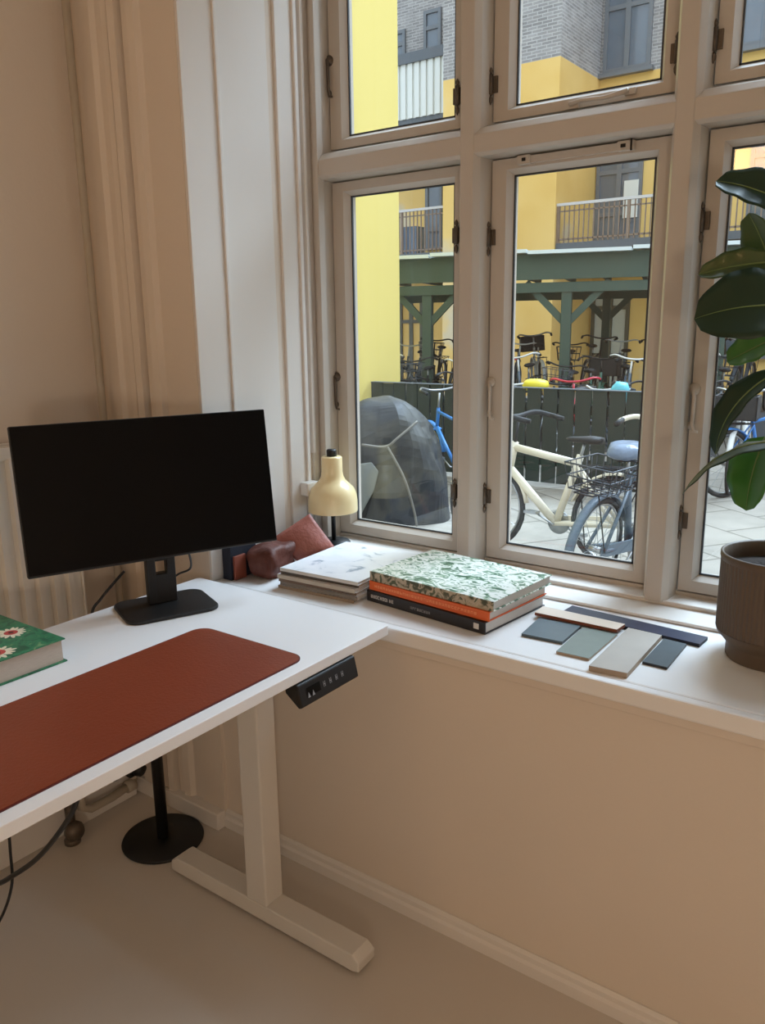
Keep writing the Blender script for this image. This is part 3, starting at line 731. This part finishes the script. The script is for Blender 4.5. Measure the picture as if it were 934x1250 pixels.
# drop inner caps made by the split lathes
m2 = MB(); m2.v = m.v; keep = [(f, a, s2) for f, a, s2 in zip(m.f, m.m, m.sm) if len(f) < 100]
m2.f = [k_[0] for k_ in keep]; m2.m = [k_[1] for k_ in keep]; m2.sm = [k_[2] for k_ in keep]
m2.build('pot', 'pot', pl)
MB().lathe([(.104,.185),(.104,.196),(.05,.202),(0,.203)], (0,0,0), 40).build('soil', 'soil', pl)
stem = [(.0,.0,.19), (.008,-.005,.35), (.0,-.01,.55), (.010,-.015,.75), (.004,-.01,.92), (.010,-.01,1.05)]
MB().tube(smooth(stem, 6), [.011]*len(smooth(stem, 6)), 10).build('stem', 'stem', pl)
def leaf(base, tip, width, nrm, mt='leaf_dark', arch=.02, cup=.012, notip=False, under=None):
    base, tip, nrm = Vector(base)-pl.location, Vector(tip)-pl.location, Vector(nrm).normalized()
    ax = tip-base; L_ = ax.length; ax.normalize(); side = ax.cross(nrm).normalized(); nrm = side.cross(ax).normalized()
    NT, NS = 18, 8; m = MB(); m.smooth = True; vs = []; fs = []
    for sdd in (0, 1):
        for i in range(NT+1):
            t_ = i/NT
            w_ = width/2*max(0, math.sin(PI*min(1, t_**.8*.97)))**.55 if t_ < .95 else None
            if w_ is None:
                w0 = width/2*math.sin(PI*(.95**.8*.97))**.55; k_ = min(1, (t_-.95)/.05); w_ = w0*(1-k_)**.8
            if t_ == 0: w_ = .002
            for j in range(NS+1):
                s_ = -1 + 2*j/NS
                p = base + ax*L_*t_ + side*w_*s_ + nrm*(arch*4*t_*(1-t_) + cup*abs(s_)**1.5*(w_/(width/2)) + .002*math.sin(t_*22)*abs(s_)) - nrm*.0012*sdd
                vs.append(p)
    K = (NT+1)*(NS+1)
    for i in range(NT):
        for j in range(NS):
            a_ = i*(NS+1)+j; q = (a_, a_+1, a_+NS+2, a_+NS+1); fs.append(q); fs.append(tuple(K+t for t in q[::-1]))
    for i in range(NT):
        a_ = i*(NS+1); fs.append((a_, a_+NS+1, K+a_+NS+1, K+a_)); a_ += NS; fs.append((a_, K+a_, K+a_+NS+1, a_+NS+1))
    m.add(vs, fs)
    lf = m.build('leaf', mt, pl)
    rib = [base + ax*L_*t_ + nrm*(arch*4*t_*(1-t_) + .0006) for t_ in [k/10 for k in range(11)]]
    MB().tube(rib, [.0022*(1-.8*k/10) for k in range(11)], 6).build('midrib', 'midrib', lf)
    # petiole back to the stem
    sz = base.z - .03
    st = Vector((.006, -.01, max(.3, min(1.04, sz))))
    MB().tube(smooth([st, st.lerp(base, .5)+Vector((0,0,.008)), base], 4), .003, 6).build('petiole', 'leaf_mid', lf)
V = Vector
leaf((-.300,1.72,1.690), (-.450,1.72,1.757), .085, (.1,-.72,.6), 'leaf_dark', arch=.014)
leaf((-.335,1.745,1.575), (-.388,1.73,1.695), .082, (-.55,-.8,.1), 'leaf_mid', arch=-.006)
leaf((-.330,1.71,1.602), (-.464,1.70,1.584), .060, (.0,-.85,.5), 'leaf_mid', arch=.008)
leaf((-.285,1.68,1.520), (-.447,1.63,1.500), .150, (.05,-.85,.5), 'leaf_dark', arch=.02)
leaf((-.315,1.77,1.47), (-.415,1.77,1.415), .085, (-.1,-.7,.6), 'leaf_bright', arch=.0)
leaf((-.310,1.73,1.40), (-.408,1.71,1.232), .070, (-.65,-.75,.1), 'leaf_dark', arch=.035)
leaf((-.265,1.66,1.275), (-.448,1.64,1.158), .11, (-.42,-.12,.9), 'leaf_dark', arch=.035, cup=-.004)
leaf((-.325,1.75,1.27), (-.343,1.72,1.122), .105, (-.45,-.85,.2), 'leaf_bright', arch=.01)
# leaves on the far side, mostly outside the frame
leaf((-.26,1.78,1.72), (-.13,1.80,1.80), .09, (0,-.4,.9)); leaf((-.26,1.80,1.55), (-.10,1.84,1.56), .11, (0,-.5,.8))
leaf((-.26,1.78,1.38), (-.12,1.74,1.28), .11, (0,-.6,.8)); leaf((-.275,1.79,1.84), (-.33,1.80,2.0), .08, (-.8,-.5,.1))

# ------------------------------------------------------------------ pendant lamp (seen in the window glass) and an added floor lamp
def globe(R): return [(0,-R)] + [(R*math.cos(a), R*math.sin(a)) for a in [math.radians(t) for t in range(-75, 80, 15)]] + [(0,R)]
p = empty('pendant_lamp', (-1.25, -1.35, 2.42), label='glowing round pendant lamp near the left wall', cat='lamp')
MB().lathe(globe(.13), (0,0,0), 32).build('lamp_shade', 'lampglow', p)
MB().tube([(0,0,.12), (0,0,ZC-2.42-.02)], .003, 6).build('cord', 'black', p)
MB().lathe([(.05,ZC-2.42-.03),(.05,ZC-2.42-.001)], (0,0,0), 20).build('canopy', 'white_metal', p)
p = empty('added_floor_lamp', (1.0, -1.1, 0), label='added globe floor lamp, unseen, filling the room with warm light', cat='lamp')  # added lamp out of view, brightens the parapet and floor
MB().lathe([(.14,.0),(.14,.02),(.02,.03)], (0,0,0), 32).build('base', 'black_metal', p)
MB().tube([(0,0,.02), (0,0,1.05)], .01, 10).build('pole', 'black_metal', p)
o = MB().lathe(globe(.15), (0,0,0), 32).build('lamp_shade', 'fillglow', p); o.location = (0,0,1.19)

# ================================================================== outside
S('ground', MB().box(-30, 14, YO, 34, G-.3, G), 'paver')
# yellow wing on the left
wg = empty('yellow_house_wing', (-8, 5.5, G), label='pale yellow rendered house wing filling the left of the window view', cat='building')
MB().box(-11, -6.0, YO+.01, 8.68, G, 6.4).build('rendered_wall', 'yellow', wg, world=True)
MB().box(-11, -5.985, YO+.01, 8.69, G, G+.35).build('plinth', 'lead', wg, world=True)
# house across the courtyard
YA, YC = 18.0, 20.3
ab = empty('apartment_building', (-8, 21, G), label='ochre and grey brick apartment house across the courtyard', cat='building')
ZB = 7.1
MB().box(-11.13, -8.15, YA, YC+.01, G, ZB).box(-26, -11.12, YC, YC+.4, G, ZB).box(-8.16, 10, YC, YC+.4, G, ZB).build('rendered_wall', 'ochre', ab, world=True)
MB().box(-11.13, -8.15, YA, YC+.01, ZB, 10.6).box(-26, -11.12, YC, YC+.4, ZB, 10.6).box(-8.16, 10, YC, YC+.4, ZB, 10.6).build('brick_wall', 'brick', ab, world=True)
MB().box(-26, 10, YC, YC+6, 10.6, 10.8).build('roof', 'lead', ab, world=True)
def far_window(x0, x1, z0, z1, y=YC, cols_=2, splits=(.7,), fm='frame_grey', pm_='pane', sill=True, name='window'):
    m = MB(); t = .09
    m.box(x0, x0+t, y-.06, y+.02, z0, z1).box(x1-t, x1, y-.06, y+.02, z0, z1).box(x0+t, x1-t, y-.058, y+.02, z0+.001, z0+t).box(x0+t, x1-t, y-.058, y+.02, z1-t, z1-.001)
    for c_ in range(1, cols_):
        xx = x0 + (x1-x0)*c_/cols_; m.box(xx-.06, xx+.06, y-.062, y+.02, z0+t, z1-t)
    for s_ in splits:
        zz_ = z0 + (z1-z0)*s_; m.box(x0+t, x1-t, y-.055, y+.019, zz_-.05, zz_+.05)
    if sill: m.box(x0-.08, x1+.08, y-.16, y, z0-.10, z0-.002)
    o = m.build(name, fm, ab, world=True)
    MB().box(x0+.02, x1-.02, y-.015, y-.005, z0+.02, z1-.02).build('pane', pm_, o, world=True)
    return o
far_window(-8.08, -6.95, ZB+.09, 9.1, splits=(.72,))
far_window(-5.05, -3.9, ZB+.09, 9.1, splits=(.72,))
far_window(-2.0, -.9, ZB+.09, 9.1); far_window(1.2, 2.3, ZB+.09, 9.1)
far_window(-13.15, -12.60, 8.15, 9.6, cols_=1, splits=(.7,))
far_window(-14.5, -13.75, 8.15, 9.3, cols_=1)
far_window(-8.12, -6.98, 3.42, 5.42, splits=(.30, .78), sill=False, name='balcony_door')
MB().box(-7.40, -7.05, YC-.09, YC-.065, 3.9, 4.75).build('door_panel', 'corr', ab, world=True)
far_window(-4.6, -3.5, 3.42, 5.4, splits=(.78,), sill=False, name='balcony_door')
far_window(-1.9, -.8, 3.6, 5.4); far_window(1.2, 2.3, 3.6, 5.4)
far_window(-13.1, -12.55, 3.5, 5.3, cols_=1, splits=(.3,), sill=False)
far_window(-8.10, -7.12, G+.02, 2.25, splits=(.35, .82), fm='frame_green', pm_='pane_light', sill=False, name='door')
far_window(-5.0, -3.9, .7, 2.3); far_window(-2.0, -.9, .7, 2.3)
far_window(-14.0, -13.2, G+.02, 2.3, fm='frame_green', pm_='ochre', sill=False, name='door')
# balcony right of the bay
def balcony(x0, x1, y0, y1, z, zr, rm='rail', n=None):
    s_ = MB().box(x0, x1, y0, y1, z-.16, z).build('balcony_slab', 'lead', ab, world=True)
    m = MB()
    xx = x0+.06
    while xx < x1: m.box(xx-.012, xx+.012, y0+.03, y0+.055, z, zr); xx += .115
    for xq in (x0+.02, (x0*2+x1)/3, (x0+2*x1)/3, x1-.02): m.box(xq-.03, xq+.03, y0+.02, y0+.08, z, zr)
    m.box(x0, x1, y0+.03, y0+.06, z+.06, z+.10).box(x0, x1, y0+.03, y0+.06, zr-.16, zr-.13)
    m.build('railing', rm, s_, world=True)
    MB().box(x0-.02, x1, y0+.01, y0+.08, zr-.03, zr+.03).build('handrail', 'handrail', s_, world=True)
balcony(-8.14, -3.2, YA+.05, YC, 3.22, 4.05)
balcony(-15.5, -11.14, YA+.3, YC, 3.25, 4.32)
MB().box(-12.75, -12.25, YA+.5, YA+.9, 3.25, 3.95).build('planter_box', 'cover_blue', ab, world=True)
m = MB()
for k in range(22): m.box(-15.8+k*.21, -15.8+k*.21+.14, YC-1.25, YC-1.2, 6.7, 8.02)
m.box(-15.8, -11.14, YC-1.2, YC-1.18, 6.7, 8.0)
m.build('sheet_screen', 'corr', ab, world=True)
MB().box(-15.8, -11.6, YC-1.3, YC-1.12, 8.0, 8.25).build('screen_cap', 'lead', ab, world=True)
MB().box(-15.8, -11.14, YC-1.2, YC, 6.55, 6.7).build('balcony_slab', 'lead', ab, world=True)

# bicycle shelter
th = math.radians(17.4)
shl = empty('bicycle_shelter', (-4.97, 11.46, G), th, 'green timber bicycle shelter with pale sheet roof in the courtyard', 'shelter')
H = 2.86
m = MB().box(-6.3, 5.2, -.06, .0, H-.52, H-.16).build('fascia_beam', 'green_wood', shl)
MB().box(-6.3, 5.2, -.02, .12, H-.70, H-.56).build('front_beam', 'green_wood', shl)
MB().box(-6.3, 5.2, 2.5, 2.62, H-.75, H-.45).build('rear_beam', 'green_wood', shl)
m = MB()
for k in range(20): m.box(-6.2+k*.6, -6.12+k*.6, -.0, 2.62, H-.45, H-.20)
m.build('rafters', 'green_wood', shl)
m = MB()
for k in range(8):
    x0 = -6.35 + k*1.45
    m.box(x0, x0+1.43, -.22, 2.8, H-.17+(.02 if k % 2 else 0), H-.12+(.02 if k % 2 else 0))
m.build('roof_sheet', 'roofpanel', shl)
def brace(x, y, d, dy=0):
    m = MB(); a = Vector((x, y, 1.75)); b_ = Vector((x + d*.52, y + dy*.52, H-.58)); u = (b_-a).normalized(); w_ = Vector((0,1,0)) if not dy else Vector((1,0,0)); v = u.cross(w_).normalized()
    R = Matrix((u, w_, v)).transposed()
    m.obox((a+b_)/2, ((b_-a).length+.08, .08, .10), R); return m
for x in (-4.22, -2.11, 0, 2.11, 4.22):
    MB().box(x-.075, x+.075, .0, .15, 0, H-.56).build('post', 'green_wood', shl, bevel=.01)
    for d in (-1, 1): brace(x + d*.05, .07, d).build('brace', 'green_wood', shl)
for x in (-4.4, -.0, 2.2, 4.4):
    MB().box(x+.35, x+.49, 2.5, 2.64, 0, H-.56).build('post', 'green_wood', shl, bevel=.01)
    brace(x+.42, 2.56, 1).build('brace', 'green_wood', shl); brace(x+.42, 2.56, -1).build('brace', 'green_wood', shl)

# fence
fn = empty('board_fence', (-4.2, 8.03, G), label='dark green vertical board fence in front of the parked bicycles', cat='fence')
m = MB(); x = -5.96; k = 0
rnd = random.Random(2)
while x < -2.25:
    wd = .155 + rnd.uniform(-.012, .012); m.box(x, x+wd, 8.0, 8.022, G+.05, .80+rnd.uniform(-.006, .006)); x += wd + rnd.choice((.012, .022, .03)); k += 1
m.build('boards', 'fence', fn, world=True)
MB().box(-5.96, -2.25, 8.03, 8.07, -.02, .08).box(-5.96, -2.25, 8.03, 8.07, .55, .65).build('rail', 'fence', fn, world=True)
for x in (-5.7, -4.1, -2.4): MB().box(x-.04, x+.04, 8.07, 8.15, G, .78).build('post', 'fence', fn, world=True)
MB().box(-5.96, -2.25, 7.99, 8.08, .803, .812).build('cap_board', 'lead', fn, world=True)

# tarpaulin covered thing
tp = empty('tarpaulin_cover', (-4.29, 6.0, G), math.radians(35), 'grey tarpaulin tied over a parked scooter outside the left window', 'tarpaulin')
def tarp_skew(v):
    k_ = (v.z/1.06)
    f = 1 - .22*max(0, k_)**2 - .12*max(0, v.x)*max(0, k_)
    w_ = Vector((v.x*f, v.y*(1-.25*max(0, k_)), v.z - .22*max(0, v.x)**1.2*max(0, k_) * 1.2))
    return w_
m = blob(0, 0, 0, .56, .40, 1.10, nu=46, nv=34, e=.56, amp=.0, flat=True, skew=tarp_skew)
m.sm = [False]*len(m.sm)
out = []
for v in m.v:
    v = Vector(v); d = Vector((v.x, v.y, 0)); d = d.normalized() if d.length > 1e-6 else Vector((0,0,1))
    fold = abs(noise.noise(Vector((v.x*3.2+v.z*1.3, v.y*3.2, v.z*.7))))*.13 + noise.noise(v*7)*.022 - .03
    v = v + d*fold*min(1, v.z*3+.3)
    v.z += noise.noise(Vector((v.x*4, v.y*4, 3)))*.035*max(0, v.z)
    out.append(v)
m.v = out
m.build('tarp', 'tarp', tp)
def on_tarp(pts, r, nm, mt):
    MB().tube(smooth(pts, 6), r, 6).build(nm, mt, tp)
on_tarp([(.26,-.36,.92), (.10,-.46,.80), (-.02,-.48,.72), (-.22,-.49,.74)], .011, 'strap', 'strap')
on_tarp([(-.0,-.48,.72), (.14,-.50,.45), (.22,-.50,.18), (.25,-.50,.02)], .011, 'strap', 'strap')
m = MB(); m.smooth = True
P = [(-.60,-.50,0.01), (-.30,-.50,0.01), (-.12,-.49,.34), (-.08,-.47,.50), (-.14,-.46,.58), (-.32,-.47,.56), (-.60,-.45,.54)]
m.add([(a, b_-.0, c_) for a, b_, c_ in P] + [(a, b_+.03, c_) for a, b_, c_ in P], [tuple(range(7)), tuple(range(13, 6, -1))] + [(i, i+7, (i+1) % 7+7, (i+1) % 7) for i in range(7)])
m.build('pale_sheet', 'tarp_pale', tp, bevel=.01)

# bicycles
def arc(cx, cz, r, a0, a1, n, y=0): return [(cx + r*math.cos(math.radians(a0+(a1-a0)*k/n)), y, cz + r*math.sin(math.radians(a0+(a1-a0)*k/n))) for k in range(n+1)]
def make_bike(fm, basket=None, rack=True, step=False, saddle='rubber', bar='steel', fork=None, lowres=False, fat=1, sheet=None):
    """heading +x, wheels on z = 0"""
    b_ = empty('bicycle', (0,0,0)); n = 28; R = .34
    for cx, nm in ((-.52, 'rear_wheel'), (.54, 'front_wheel')):
        t_ = MB().tube([(p[0], 0, p[2]) for p in arc(cx, R, R-.018, 0, 360, n)[:-1]], .019, 6, closed=True)
        wl = t_.build(nm, 'rubber', b_)
        s_ = MB().tube(arc(cx, R, R-.045, 0, 360, n)[:-1], .009, 4, closed=True)
        for k in range(14):
            a = 2*PI*k/14; s_.tube([(cx, (.02 if k % 2 else -.02), R), (cx+(R-.045)*math.cos(a), 0, R+(R-.045)*math.sin(a))], .0022, 3, cap=False)
        s_.lathe([(.022,-.04),(.022,.04)], (cx, 0, R), 8, ax=(0,1,0))
        s_.build('rim_and_spokes', 'steel', wl)
    for cx, a0, a1 in ((-.52, 20, 205), (.54, 25, 170)):
        m = MB(); P0 = arc(cx, R, R+.022, a0, a1, 14)
        vs = []; fs = []
        for k, p in enumerate(P0):
            for yy, dz in ((-.03, -.012), (-.018, .004), (.018, .004), (.03, -.012)):
                d = Vector((p[0]-cx, 0, p[2]-R)).normalized(); vs.append(Vector(p) + Vector((0, yy, 0)) + d*dz)
        for k in range(len(P0)-1):
            for j in range(3): fs.append((4*k+j, 4*k+j+1, 4*k+5+j, 4*k+4+j))
        m.smooth = True; m.add(vs, fs); mo_ = m.build('mudguard', fm, b_)
        sd_ = mo_.modifiers.new('thick', 'SOLIDIFY'); sd_.thickness = .003
    r = .017*fat; m = MB()
    bb, st, hd0, hd1, ra = (-.06,0,.28), (-.22,0,.80), (.36,0,.62), (.32,0,.86), (-.52,0,R)
    m.tube([bb, st], r, 8); m.tube([hd0, hd1], r*1.15, 8)
    if step: m.tube(smooth([bb, (.12,0,.32), (.28,0,.50), (.35,0,.68)], 5), r*1.1, 8); m.tube(smooth([(-.12,0,.46), (.08,0,.46), (.25,0,.62), (.33,0,.80)], 5), r*.9, 8)
    else: m.tube([bb, (.355,0,.66)], r*1.15, 8); m.tube([(-.20,0,.74), (.325,0,.82)], r, 8)
    for s in (-1, 1):
        m.tube([(bb[0], s*.02, bb[2]), (-.52, s*.06, R)], r*.6, 6); m.tube([(-.20, s*.02, .72), (-.52, s*.06, R)], r*.5, 6)
    m.build('frame', fm, b_)
    m = MB()
    for s in (-1, 1): m.tube(smooth([(.35, s*.03, .64), (.40, s*.05, .58), (.46, s*.055, .42), (.54, s*.055, R)], 3), r*.7, 6)
    m.tube([(.35,-.05,.63), (.35,.05,.63)], r*.8, 6)
    m.build('fork', fork or fm, b_)
    m = MB().tube([(-.22,0,.78), (-.245,0,.90)], .013, 8); m.build('seat_post', 'steel', b_)
    m = MB(); m.smooth = True
    sec = [(-.13,.02,.0,.0), (-.12,.075,.025,-.03), (-.05,.085,.03,-.035), (.03,.045,.02,-.03), (.12,.022,.012,-.025), (.15,.008,.0,-.01)]
    vs = []; fs = []
    for x_, w_, zt, zb in sec:
        for k in range(8):
            a = 2*PI*k/8; zc = (zt+zb)/2; vs.append((-.25+x_, w_*math.cos(a), .92+zc+(zt-zb)/2*math.sin(a)))
    for i in range(5):
        for k in range(8): fs.append((i*8+k, (i+1)*8+k, (i+1)*8+(k+1)%8, i*8+(k+1)%8))
    fs.append(tuple(range(8))); fs.append(tuple(40+k for k in range(8))[::-1]); m.add(vs, fs); m.build('saddle', saddle, b_)
    m = MB().tube([(.32,0,.84), (.30,0,1.02)], .013, 8).tube(smooth([(.08,-.27,1.04), (.18,-.28,1.06), (.28,-.22,1.08), (.34,-.08,1.05), (.34,.08,1.05), (.28,.22,1.08), (.18,.28,1.06), (.08,.27,1.04)], 5), .012*fat, 8)
    hb = m.build('handlebar', bar, b_)
    for s in (-1, 1): MB().tube([(.06, s*.268, 1.038), (.17, s*.28, 1.058)], .019, 8).build('grip', 'rubber', hb)
    m = MB().lathe([(.09,-.004),(.09,.004)], (bb[0], -.05, bb[2]), 20, ax=(0,1,0)).tube([(bb[0]-.15,-.07,.20), (bb[0],-.06,.28), (bb[0],.06,.28), (bb[0]+.15,.07,.36)], .008, 6)
    m.box(bb[0]-.20, bb[0]-.10, -.14, -.07, .185, .205).box(bb[0]+.10, bb[0]+.20, .07, .14, .35, .37)
    m.build('crankset', 'steel', b_)
    MB().obox((-.29, -.052, .315), (.50, .012, .085), Matrix.Rotation(math.radians(6), 3, 'Y')).build('chain_guard', fm, b_, bevel=.005)
    if rack:
        m = MB()
        for yy in (-.06, 0, .06): m.tube([(-.24, yy, .73), (-.78, yy, .745)], .006, 5)
        m.tube([(-.78,-.06,.745), (-.78,.06,.745)], .006, 5)
        for s in (-1, 1): m.tube([(-.70, s*.06, .742), (-.53, s*.07, R)], .005, 5)
        m.build('rear_rack', 'rubber', b_)
    def bsk(cx, z0, lx, ly, h, mt, nm='basket', slope=.03):
        m = MB()
        for zz_, e in ((z0, 0), (z0+h*.5, slope/2), (z0+h, slope)):
            x0, x1, y0, y1 = cx-lx/2-e, cx+lx/2+e, -ly/2-e, ly/2+e
            m.tube([(x0,y0,zz_), (x1,y0,zz_), (x1,y1,zz_), (x0,y1,zz_)], .005, 4, closed=True)
        for k in range(7):
            f = k/6
            for y0, y1 in ((-ly/2, -ly/2-slope), (ly/2, ly/2+slope)): m.tube([(cx-lx/2+lx*f, y0, z0), (cx-lx/2-slope+(lx+2*slope)*f, y1, z0+h)], .003, 4)
            for x0, x1 in ((cx-lx/2, cx-lx/2-slope), (cx+lx/2, cx+lx/2+slope)): m.tube([(x0, -ly/2+ly*f, z0), (x1, -ly/2-slope+(ly+2*slope)*f, z0+h)], .003, 4)
            m.tube([(cx-lx/2+lx*f, -ly/2, z0), (cx-lx/2+lx*f, ly/2, z0)], .003, 4)
        m.build(nm, mt, b_)
    if basket == 'front': bsk(.56, .80, .24, .32, .22, 'basketweave')
    if basket == 'rear': bsk(-.56, .75, .34, .26, .16, 'basketweave')
    if basket == 'crate':
        m = MB(); 
        m.box(.42,.72,-.2,.2,.80,.82); m.box(.42,.44,-.2,.2,.80,1.04).box(.70,.72,-.2,.2,.80,1.04).box(.42,.72,-.2,-.18,.80,1.04).box(.42,.72,.18,.2,.80,1.04)
        m.build('crate', 'rubber', b_, bevel=.005)
    if sheet:
        blob(-.26, 0, .95, .17, .11, .055, nu=20, nv=10, e=.8, amp=.02, sc_=14, flat=False).build('saddle_cover', sheet, b_)
    return b_
def put(b_, x, y, rz, label, z=G, pitch=0, lean=0, group='bicycles parked in the courtyard'):
    b_.location = (x, y, z); b_.rotation_mode = 'XYZ'
    b_.rotation_euler = (lean, pitch, rz); tag(b_, label, 'bicycle', group); return b_
R_d = math.radians
# near ones, right outside the middle window
A_ = make_bike('fr_cream', fork='fr_cream', bar='rubber', fat=1.7)
put(A_, -2.47, 5.5, R_d(178), 'cream-framed bicycle standing left in front of the board fence', lean=.06)
B_ = make_bike('fr_slate', basket='rear', sheet='cover_blue', bar='fr_cream', fat=1.5)
put(B_, -1.79, 5.31, R_d(83), 'slate bicycle with wire basket and plastic-wrapped saddle nearest the middle window', lean=.10)
D_ = make_bike('fr_blue', basket=None)
put(D_, -4.35, 7.25, R_d(150), 'bright blue bicycle parked between tarpaulin and board fence')
E_ = make_bike('fr_blue', bar='fr_white'); 
put(E_, -1.65, 8.9, R_d(60), 'blue bicycle standing past the right end of the fence')
# rows behind the fence
protos = {'black': make_bike('fr_black', bar='rubber', rack=True), 'basket': make_bike('fr_black', basket='front', bar='rubber'), 'red': make_bike('fr_red', step=True, bar='fr_red'),
          'white': make_bike('fr_white', basket='crate'), 'silver': make_bike('fr_slate', bar='fr_white', step=True), 'green': make_bike('fr_green', basket='crate', step=True, bar='rubber')}
LB = {'black': 'black-framed bicycle in the crowded rack behind the board fence', 'basket': 'black bicycle with front wire basket in the rack behind the fence',
      'red': 'red step-through bicycle in the rack behind the board fence', 'white': 'white bicycle with a black front crate behind the board fence',
      'silver': 'slate step-through bicycle with white handlebar behind the board fence', 'green': 'green step-through bicycle with black front crate behind the board fence'}
GR = {k: v.replace('bicycle', 'bicycles', 1) for k, v in LB.items()}
seq = ['basket', 'black', 'silver', 'black', 'red', 'silver', 'green', 'black', 'white', 'red', 'black', 'silver', 'basket', 'green', 'black', 'silver', 'black']
used = set(); rnd = random.Random(11)
def rowput(kind, x, y, rz, z, pitch, lean):
    b_ = protos[kind] if kind not in used else copy_tree(protos[kind]); used.add(kind)
    put(b_, x, y, rz, LB[kind], z=z, pitch=pitch, lean=lean, group=GR[kind]); b_.scale = (1, 1, rnd.uniform(.93, 1.09)); return b_
for i, kd in enumerate(seq[:9]):
    rowput(kd, -5.62 + i*.46 + rnd.uniform(-.03, .03), 9.15 + .12*(i % 2), R_d((-90 if i % 3 else 90) + rnd.uniform(-16, 16)), G, 0, rnd.uniform(-.12, .12))
for i, kd in enumerate(['silver', 'black', 'basket', 'silver', 'white', 'red', 'silver', 'basket', 'green', 'silver', 'black', 'silver', 'basket']):
    rowput(kd, -7.6 + i*.40 + rnd.uniform(-.04, .04), 10.35 + .25*i*.40, R_d((-73 if i % 4 else 107) + rnd.uniform(-16, 16)), G + .16, 0, rnd.uniform(-.14, .14))
for i, kd in enumerate(['black', 'silver', 'basket', 'black', 'green', 'silver', 'white', 'basket', 'black', 'silver', 'black', 'basket', 'white', 'silver', 'black']):
    rowput(kd, -8.6 + i*.43 + rnd.uniform(-.05, .05), 12.05 + .313*i*.43, R_d((-73 if i % 3 else 107) + rnd.uniform(-18, 18)), G + .38, 0, rnd.uniform(-.14, .14))
# raised kerb under the back row
dkk = empty('bicycle_rack', (-5.5, 12.0, G), label='low stepped grey deck carrying the rear bicycles under the shelter', cat='bicycle rack')
MB().prism([(-9.0, 11.05), (-1.6, 13.4), (-2.0, 15.2), (-9.6, 12.85)], G, G+.38).build('upper_deck', 'lead', dkk, world=True)
MB().prism([(-8.0, 9.75), (-2.6, 10.95), (-3.0, 12.3), (-8.3, 11.2)], G, G+.16).build('lower_deck', 'lead', dkk, world=True)
o = blob(0, 0, .0, .15, .11, .07, nu=18, nv=10, e=.8, amp=.02, flat=False).build('plastic_bag', 'yel_bag'); o.location = (-4.07, 8.60, .79)
tag(o, 'yellow plastic bag lying on a bicycle behind the fence', 'bag')
o = blob(0, 0, .0, .10, .08, .12, nu=18, nv=10, e=.8, amp=.02, flat=False).build('plastic_bag', 'cyan_bag'); o.location = (-3.06, 8.55, .74)
tag(o, 'turquoise plastic bag hanging over the top of the fence', 'bag')

# ------------------------------------------------------------------ world, camera
w_ = bpy.data.worlds.new('World'); sc.world = w_; w_.use_nodes = True
nt = w_.node_tree; bg_ = nt.nodes['Background']
# overcast sky: brighter towards the zenith
tc = nt.nodes.new('ShaderNodeTexCoord'); sx = nt.nodes.new('ShaderNodeSeparateXYZ'); mr = nt.nodes.new('ShaderNodeMapRange')
nt.links.new(tc.outputs['Generated'], sx.inputs[0]); nt.links.new(sx.outputs['Z'], mr.inputs['Value'])
mr.inputs['From Min'].default_value = 0; mr.inputs['From Max'].default_value = 1; mr.inputs['To Min'].default_value = 1.3; mr.inputs['To Max'].default_value = 3.2
nt.links.new(mr.outputs['Result'], bg_.inputs['Strength']); bg_.inputs['Color'].default_value = (.72, .87, 1.0, 1)
sun = bpy.data.lights.new('veiled_sun', 'SUN'); sun.angle = math.radians(35); sun.energy = 6.0; sun.color = (.64, .83, 1.0)
so = bpy.data.objects.new('veiled_sun', sun); col.objects.link(so)
so.rotation_euler = Vector((.28, 1.0, 1.22)).to_track_quat('Z', 'Y').to_euler()

cam = bpy.data.cameras.new('camera'); co = bpy.data.objects.new('camera', cam); col.objects.link(co)
yaw, pit, rol = -.62864, .22859, -.01346
fw = Vector((math.sin(yaw)*math.cos(pit), math.cos(yaw)*math.cos(pit), -math.sin(pit)))
rt = Vector((math.cos(yaw), -math.sin(yaw), 0)); up = rt.cross(fw)
r2 = rt*math.cos(rol) + up*math.sin(rol); u2 = -rt*math.sin(rol) + up*math.cos(rol)
co.matrix_world = Matrix.Translation((0, 0, 1.5)) @ Matrix((r2, u2, -fw)).transposed().to_4x4()
cam.sensor_fit = 'HORIZONTAL'; cam.sensor_width = 36; cam.lens = 989.8/934*36; cam.clip_start = .05; cam.clip_end = 200
sc.camera = co
vs_ = sc.view_settings; vs_.view_transform = 'Standard'; vs_.look = 'None'; vs_.exposure = 0; vs_.gamma = 1; vs_.use_curve_mapping = False
sc.cycles.max_bounces = 10; sc.cycles.diffuse_bounces = 6; sc.cycles.transparent_max_bounces = 16
sc.cycles.use_denoising = True
